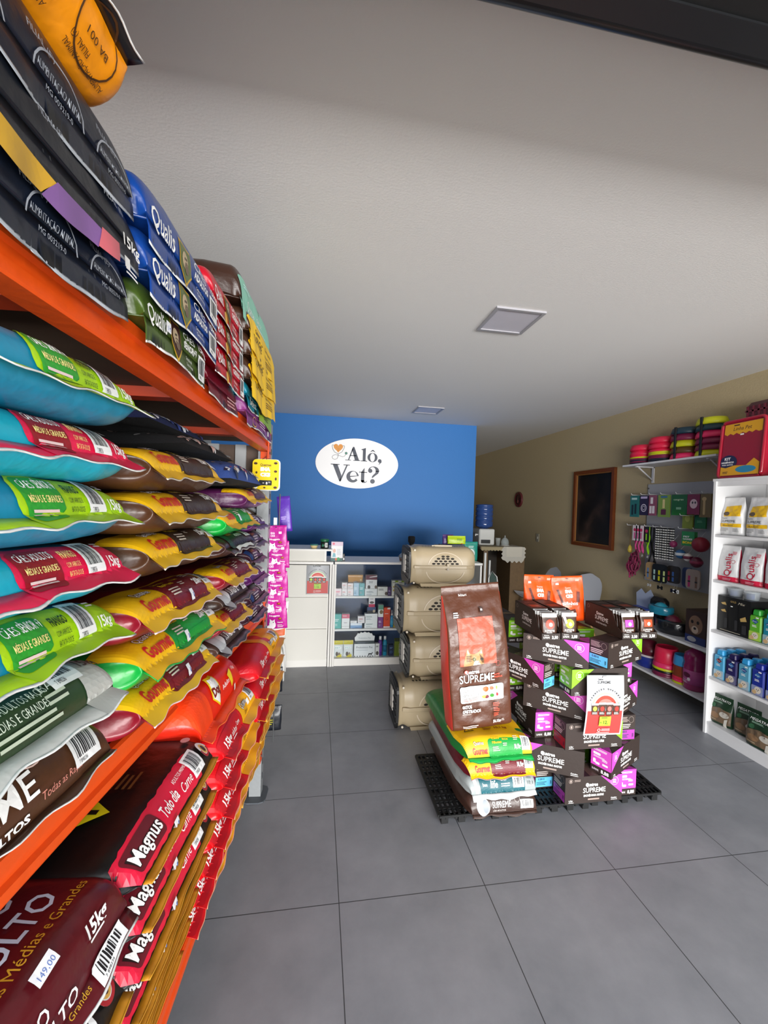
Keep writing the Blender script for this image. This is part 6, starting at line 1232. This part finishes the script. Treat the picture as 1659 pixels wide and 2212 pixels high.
C1 = [(3.62, .11, .21, '#2a6e6a', 'teal card with dark brushes, leftmost of the top row', [('Q', .02, .02, .045, .12, '#1b2a2e', .005), ('Q', .06, .03, .085, .13, '#1b2a2e', .005), ('R', .02, .17, .09, .19, '#b9d6d0')]),
 (3.50, .10, .19, '#2b1d3a', 'purple card with white wheel toy in the top row', [('G', .05, .07, .035, .038, .008, '#d6cfe0'), ('G', .05, .07, .02, .02, .005, '#d6cfe0'), ('R', .01, .16, .09, .18, '#c2b4d6')]),
 (3.40, .08, .19, '#8a4a60', 'mauve card with small white pictures in the top row', [('R', .01, .02, .035, .09, '#e4dce0'), ('R', .042, .02, .07, .09, '#e4dce0'), ('R', .02, .11, .05, .17, '#e4dce0')]),
 (3.27, .125, .20, '#7d9a3e', 'lime green card holding a small brush in the top row', [('Q', .05, .08, .075, .16, '#d9c98a', .004), ('Q', .035, .02, .09, .07, '#5a1f3a', .004), ('R', .03, .175, .1, .19, '#3a6ea0')]),
 (3.11, .155, .18, '#1c5c22', 'dark green grass seed packet in the top row', [('T', .02, .13, .024, 'catgras', '#cfe6c0', {'fit': .1}), ('R', .05, .05, .1, .07, '#7fae8a')] + [('P', [(.01+.014*k, 0), (.016+.014*k, .06), (.02+.014*k, 0)], '#2f8a2f') for k in range(10)]),
 (2.97, .12, .17, '#7a1a3a', 'crimson card with pale round toy in the top row', [('E', .06, .09, .035, .04, '#e0c4c8'), ('E', .05, .1, .008, .01, '#333'), ('E', .075, .1, .008, .01, '#333')]),
 (2.865, .10, .19, '#6e5a24', 'olive brown packet with bone shaped chew in the top row', [('Q', .03, .02, .05, .15, '#b9a06a', .01), ('E', .04, .15, .02, .016, '#b9a06a')])]
for y, w_, h_, c, lb, its in C1:
    hang_card(y, 1.735, w_, h_, c, lb, its); hook(y, 1.742)
hang_card(2.96, 1.56, .10, .11, '#1d6a28', 'plain green packet below the crimson card', [('L', .02, .06, .05, 2, .01, '#6fb07a')], 3.16, None); hang_card(3.09, 1.60, .10, .16, '#9aa832', 'yellow green packet below the grass seed packet', [('E', .05, .09, .025, .03, '#c9cf5a')], 3.17, None); hook(3.02, 1.555, .2)
LG = 'leashes and collars hanging in the middle row'
def leash(y, z, L, col, label, n=2, x=3.12, card='#d9cfd2', w_=.03, clip=True):
    t = thing('leash', label, 'leash', (x, y, z), 0, LG); mb = MB()
    for k in range(n):
        ph = k*2.1; mb.tube([(0, (k-.5*(n-1))*w_, 0)] + [(.012*math.sin(q*7+ph), (k-.5*(n-1))*w_+.010*math.sin(q*9+ph), -L*q) for q in (.15, .3, .45, .6, .75, .9, 1.)], .007, CLOTH(col), 6)
    mb.build('strap', t)
    if card:
        mb = MB(); mb.box((-.02, 0, -.07), (.004, .055, .15), M(card, .5)); art(mb, plane_map((-.0225, .0275, -.145), (0, -1, 0), (0, 0, 1)), [('P', ellp(.028, .105, .016, .016), '#c22a5a'), ('R', .02, .02, .036, .08, col)], .2, .0005); mb.build('header_card', t)
    if clip: MB().tube([(0, .0, -L-.0), (.01, .006, -L-.03), (0, 0, -L-.05), (-.01, -.006, -L-.03), (0, 0, -L)], .004, STEEL(), 6).build('clip', t)
for i, y in enumerate((3.575, 3.535, 3.495)): leash(y, 1.44, .26, '#d04a8a', ['leftmost pink carded collar in the middle row', 'second pink carded collar in the middle row', 'third pink carded collar in the middle row'][i], 2, 3.10, w_=.012)
leash(3.44, 1.435, .26, '#8fd01c', 'lime green carded collar in the middle row', 2, 3.11, '#17181a', .014); leash(3.40, 1.435, .34, '#121315', 'plain black leash beside the lime collar', 3, 3.13, None)
def checker(y, i):
    t = thing('rope_leash', 'black and white braided rope leash, %s of the five' % ['leftmost', 'second', 'third', 'fourth', 'rightmost'][i], 'leash', (3.11+.01*(i % 2), y, 1.435), 0, LG); mb = MB()
    for s_ in (-1, 1):
        for k in range(26):
            z = -.011*k; mb.tube([(0, s_*.011, z), (0, s_*.011+.001, z-.011)], .0085, CLOTH('#e2e2e0' if k % 2 else '#111214'), 6)
    mb.build('braided_rope', t)
for i, y in enumerate((3.335, 3.295, 3.255, 3.215, 3.175)): checker(y, i)
for y in (3.66, 3.54, 3.44, 3.34, 3.25, 3.07, 2.93): hook(y, 1.442)
t = thing('rope_toy', 'brown cord toy with yellow wooden bell at the left edge of the panel', 'toy', (3.10, 3.655, 1.43), 0); MB().tube([(0, 0, 0), (.005, .004, -.1), (0, 0, -.2), (.004, -.02, -.3), (0, .03, -.38), (.005, -.01, -.42)], .004, CLOTH('#7a5a34'), 6).build('cord', t); MB().lathe((0, 0, -.235), [(.004, .05), (.016, .03), (.022, 0), (.018, -.02), (.004, -.03)], M('#b9a23a', .4), 16).build('bell', t)
for i, (y, z, c) in enumerate(((3.63, 1.16, '#b03468'), (3.585, 1.18, '#8f2a50'), (3.54, 1.2, '#7d2a4a'))):
    t = thing('harness', ['bright pink ribbon harness hanging lowest at the left', 'wine ribbon harness in the middle of the left group', 'dark rose ribbon harness beside the black leash'][i], 'harness', (3.10-.01*i, y, z), 0, 'ribbon harnesses hanging left of the panel'); mb = MB()
    for k in range(3):
        ph = k*1.7+i; mb.tube([(.02*math.sin(ph+a), .034*math.cos(a)+.01*k-.01, -.05-.05*k+.055*math.sin(a)) for a in [2*PI*q/12 for q in range(12)]], .0085, CLOTH(c), 6, True)
    mb.tube([(0, .0, 0), (.006, -.01, -.09), (0, .015, -.2), (-.01, .0, -.24)], .009, CLOTH(c), 6); mb.build('straps', t)
t = hang_card(3.0, 1.42, .12, .12, '#2f8a4a', 'green and yellow bone treat packet in the middle row', [('T', .015, .07, .018, 'PET', WH, {'b': .04, 'fit': .06}), ('T', .012, .05, .018, 'GAMES', WH, {'b': .04, 'fit': .09}), ('T', .01, .018, .026, 'BONE', '#e9d01a', {'b': .05, 'fit': .1})], 3.09, None, .03)
def ball_toy(y, z, r, c, label, c2=None):
    t = thing('ball_toy', label, 'toy', (3.11, y, z), 0, 'round toys hanging on the panel'); mb = MB(); prof = [(max(.001, r*math.sin(PI*k/12)), r*math.cos(PI*k/12)) for k in range(13)]
    mb.lathe((0, 0, 0), prof[::-1], M(c, .35), 20)
    if c2: mb.lathe((0, 0, 0), [(r*1.02, -.012), (r*1.05, 0), (r*1.02, .012)], M(c2, .4), 20)
    mb.build('ball', t); MB().tube([(0, 0, r*.95), (.05, 0, r*.95+.05)], .002, M('#ccc', .3), 5).build('tie', t)
ball_toy(2.90, 1.32, .062, '#8a1a30', 'large crimson bagged ball toy beside the shelf unit'); ball_toy(3.085, 1.22, .04, '#2a5a8a', 'blue ring toy with white spots under the green packet', '#c9d0d6'); ball_toy(3.01, 1.20, .035, '#e2dcd8', 'white plush toy with dark patches under the green packet', '#6a1a3a'); ball_toy(2.93, 1.17, .045, '#5a1430', 'dark wine plush toy near the shelf unit', '#8a2a4a'); ball_toy(3.16, 1.30, .03, '#8a2a5a', 'small magenta toy beside the rope leashes')
# collar cards, lower row
def collar_card(y, w_, h_, bg, cols, label, x, z=1.11):
    its = [('Q', .004, .004, w_-.004, h_-.004, bg, .02)]
    for k, c in enumerate(cols):
        u = w_*(k+.5)/len(cols); its += [('R', u-.010, h_*.1, u+.010, h_*.66, c), ('R', u-.012, h_*.34, u+.012, h_*.42, '#2a2a2c')]
    t = thing('collar_card', label, 'collar set', (x, y+w_/2, z-h_), R9, 'carded collars in the lower row'); mb = MB(); mb.prism(rrect(0, 0, w_, h_, .03), 0, .01, M(bg, .5), 'xz'); art(mb, plane_map((0, 0, 0), (1, 0, 0), (0, 0, 1)), its, .2, .0006); mb.build('card', t)
collar_card(3.355, .115, .16, '#a98a5e', ('#5a7fb0', '#3a2c1c'), 'tan card with blue and dark collars, leftmost of the lower row', 3.07); collar_card(3.235, .16, .165, '#121314', ('#a9c9c0', '#d8d21c', '#c9d68a'), 'black card with mint, yellow and lime collars', 3.05); collar_card(3.12, .13, .15, '#2a2624', ('#a83a4a', '#3a5fa0', '#222226'), 'dark card with red and blue collars', 3.08); collar_card(2.93, .13, .165, '#9a8a80', ('#b02a6a', '#7a5a4a'), 'light card with magenta toy beside the shelf unit', 3.08)
collar_card(3.03, .10, .17, '#3f4f7a', ('#b02a6a',), 'blue card behind the magenta toy card', 3.13)
for i, (y, c) in enumerate(((3.32, '#c9cacc'), (3.2, '#17181a'), (3.06, '#181a2e'), (3.035, '#f2f2f2'))):
    t = thing('bone_tag', ['small silver tag hanging under the tan collar card', 'black bone tag hanging under the black collar card', 'navy bone tag beside the white bone tag', 'bright white bone tag hanging lowest'][i], 'tag', (3.03, y, .905), R9); mb = MB()
    k_ = .7 if i == 0 else 1.; mb.prism([(x*k_, z*k_) for x, z in rrect(-.018, -.006, .018, .006, .002)], -.002, .002, M(c, .4), 'xz')
    for sx in (-1, 1):
        for sz in (-1, 1): mb.prism([(x*k_, z*k_) for x, z in ellp(sx*.02, sz*.007, .010, .010, 12)], -.002, .002, M(c, .4), 'xz')
    mb.build('tag', t); MB().tube([(0, .0, .008), (0, .015, .05)], .0012, M('#888', .4), 4).build('string', t)
# ------------------------------------------------------------------ two low wall shelves with carriers, baskets and bowls
for nm, z, y0, lb in (('wall_shelf', .535, 2.53, 'upper white low shelf on the right wall'), ('wall_shelf', .155, 2.53, 'lower white low shelf on the right wall')):
    t = thing(nm, lb, 'shelf', (0, 0, 0)); MB().box((3.085, 3.1, z-.009), (.29, 1.12, .018), SU).build('board', t)
    for y in (3.5, 2.75): MB().box((3.2, y, z-.06), (.03, .02, .085), SU).build('bracket', t)
zz = .535
t = thing('grooming_kit', 'clear packed blue and white pet set at the left of the upper low shelf', 'package', (3.08, 3.46, zz)); mb = MB(); mb.box((0, 0, .055), (.15, .17, .11), M('#2f3f7a', .4), bev=.01); mb.box((0, 0, .12), (.16, .18, .02), M('#3a55b8', .35), bev=.006); mb.build('tub', t)
MB().prism([(-.1, .12), (.1, .12), (.11, .25), (.05, .3), (.0, .26), (-.06, .31), (-.11, .24)], .04, .044, M('#a9b4cc', .4), 'yz').build('header_card', t); MB().lathe((-.09, -.03, .0), [(.02, 0), (.02, .05), (.01, .06)], M('#b02030', .4), 12).build('red_cap', t)
t = thing('folded_bag', 'black folded bag in clear film behind the teal bed', 'bag', (3.13, 3.30, zz)); MB().box((0, 0, .13), (.12, .2, .26), M('#17181b', .4, bump=.5, bscale=20), bev=.03, taper=.8).build('bag_body', t)
def bed(loc, c, c2, r, h, label):
    t = thing('pet_bed', label, 'pet bed', loc, 0, 'film wrapped pet beds'); mb = MB()
    def S(a, b):
        an = 2*PI*a; q = b; rr = r*(.9+.1*math.sin(q*PI)) if q < .8 else r*(1-(q-.8)*3.2); z = h*min(1, q/.8)+(0 if q < .8 else -h*.0)
        k = 1+.05*noise.noise(Vector((math.cos(an)*3, math.sin(an)*3, q*4+r*20)))
        return Vector((math.cos(an)*rr*k*.8, math.sin(an)*rr*k, z))
    mb.grid(S, 36, 14, M(c, .22, bump=.6, bscale=18, coat=.5), True, True); mb.build('bolster', t)
    mb = MB(); mb.lathe((0, 0, 0), [(r*.7, h*.5), (r*.6, h*.9), (r*.3, h*1.3), (.005, h*1.4)], M(c2, .25, bump=.5, bscale=20, coat=.5), 28, .8, 1.); mb.build('cushion', t)
bed((3.08, 3.10, zz), '#17181c', '#63162e', .145, .11, 'black and wine film wrapped pet bed at the front of the upper low shelf')
bed((3.07, 3.22, zz+.135), '#1c7f9c', '#2aa0bc', .11, .07, 'teal film wrapped pet bed piled at the back of the upper low shelf')
t = thing('dog_box', 'brown box with large dog portrait at the right of the upper low shelf', 'box', (3.0, 2.90, zz), R9); mb = MB(); mb.box((.09, .1, .13), (.18, .2, .26), M('#3a2620', .5)); art(mb, plane_map((0, 0, 0), (1, 0, 0), (0, 0, 1)), [('P', ellp(.09, .15, .06, .075), '#8a6a54'), ('E', .06, .17, .012, .014, '#1a1210'), ('E', .11, .17, .012, .014, '#1a1210'), ('P', ellp(.085, .11, .03, .03), '#c9b4a0'), ('E', .085, .12, .012, .01, '#1a1210'), ('R', 0, .0, .18, .06, '#20306a'), ('E', .06, .03, .04, .02, '#a9a9b0')], .2, .0006); mb.build('box_body', t)
zz = .155
def covered(loc, c1, c2, label):
    t = thing('litter_box', label, 'litter box', loc); mb = MB(); mb.lathe((0, 0, 0), [(.085, 0), (.095, .01), (.10, .10)], M(c2, .3), 28, .9, 1.1); mb.build('base', t); mb = MB(); mb.lathe((0, 0, 0), [(.104, .10), (.106, .112), (.098, .118)], M('#c9c2c4', .4), 28, .9, 1.1); mb.build('rim', t)
    mb = MB(); mb.lathe((0, 0, 0), [(.1, .118), (.096, .17), (.075, .205), (.07, .21), (.06, .24), (.02, .25)], M(c1, .3), 28, .9, 1.1); mb.build('hood', t)
covered((3.06, 3.33, zz), '#5a1226', '#1d2f86', 'wine and blue round pet feeder at the left of the lower low shelf')
def lowbowls(y, seq, where):
    z = zz
    for i, (c, h, r, dp) in enumerate(seq):
        t = thing('food_bowl', '%s bowl, %s in the %s' % (c, ['lowest', 'second', 'third', 'fourth', 'fifth', 'sixth'][i], where), 'bowl', (3.06, y, z), 0, 'bowls stacked on the lower low shelf'); MB().lathe((0, 0, 0), [(r*1.04, 0), (r*1.06, .006), (r, dp*.6), (r*.92, dp), (r*.86, dp), (r*.8, dp*.5)], M(BC.get(c, c), .35), 28).build('bowl_body', t); z += h
BC['black'] = '#141416'; BC['orange brown'] = '#8a3a1c'; BC['sky blue'] = '#3a9ad6'
lowbowls(3.13, [('wine', .018, .098, .03), ('wine', .018, .098, .03), ('black', .018, .098, .03), ('yellow', .02, .098, .03), ('pink', .04, .096, .045), ('red', .07, .09, .13)], 'pink bowl stack')
lowbowls(2.965, [('yellow', .018, .07, .03), ('pink', .02, .07, .03), ('red', .02, .07, .03), ('orange brown', .09, .066, .10), ('sky blue', .05, .066, .085)], 'narrow bowl stack beside the magenta bottle')
t = thing('cleaner_bottle', 'big magenta cleaner bottle with white cap on the lower low shelf', 'bottle', (3.05, 2.845, zz)); mb = MB(); mb.lathe((0, 0, 0), [(.07, 0), (.077, .01), (.077, .18), (.07, .21), (.078, .24), (.07, .29), (.03, .32), (.024, .335)], M('#8f1458', .2, spec=.6, coat=.3), 28)
mb.lathe((0, 0, 0), [(.0785, .05), (.0785, .16)], M('#b04a8a', .4), 28); art(mb, (lambda u, v, off=0.: Vector((-(.0785+off)*math.cos(u/.0785), -(.0785+off)*math.sin(u/.0785), v))), [('P', ellp(0, .12, .03, .02), '#5a0f38'), ('T', -.03, .075, .014, 'Pet Limpo', WH, {'fit': .06}), ('E', .02, .09, .012, .012, '#e2d2da'), ('L', -.04, .065, .05, 2, .007, '#f0d8e6')], .01, .001); mb.build('bottle_body', t); MB().lathe((0, 0, 0), [(.028, .335), (.028, .36), (.024, .363)], M('#e9e6e8', .4), 20).build('cap', t)
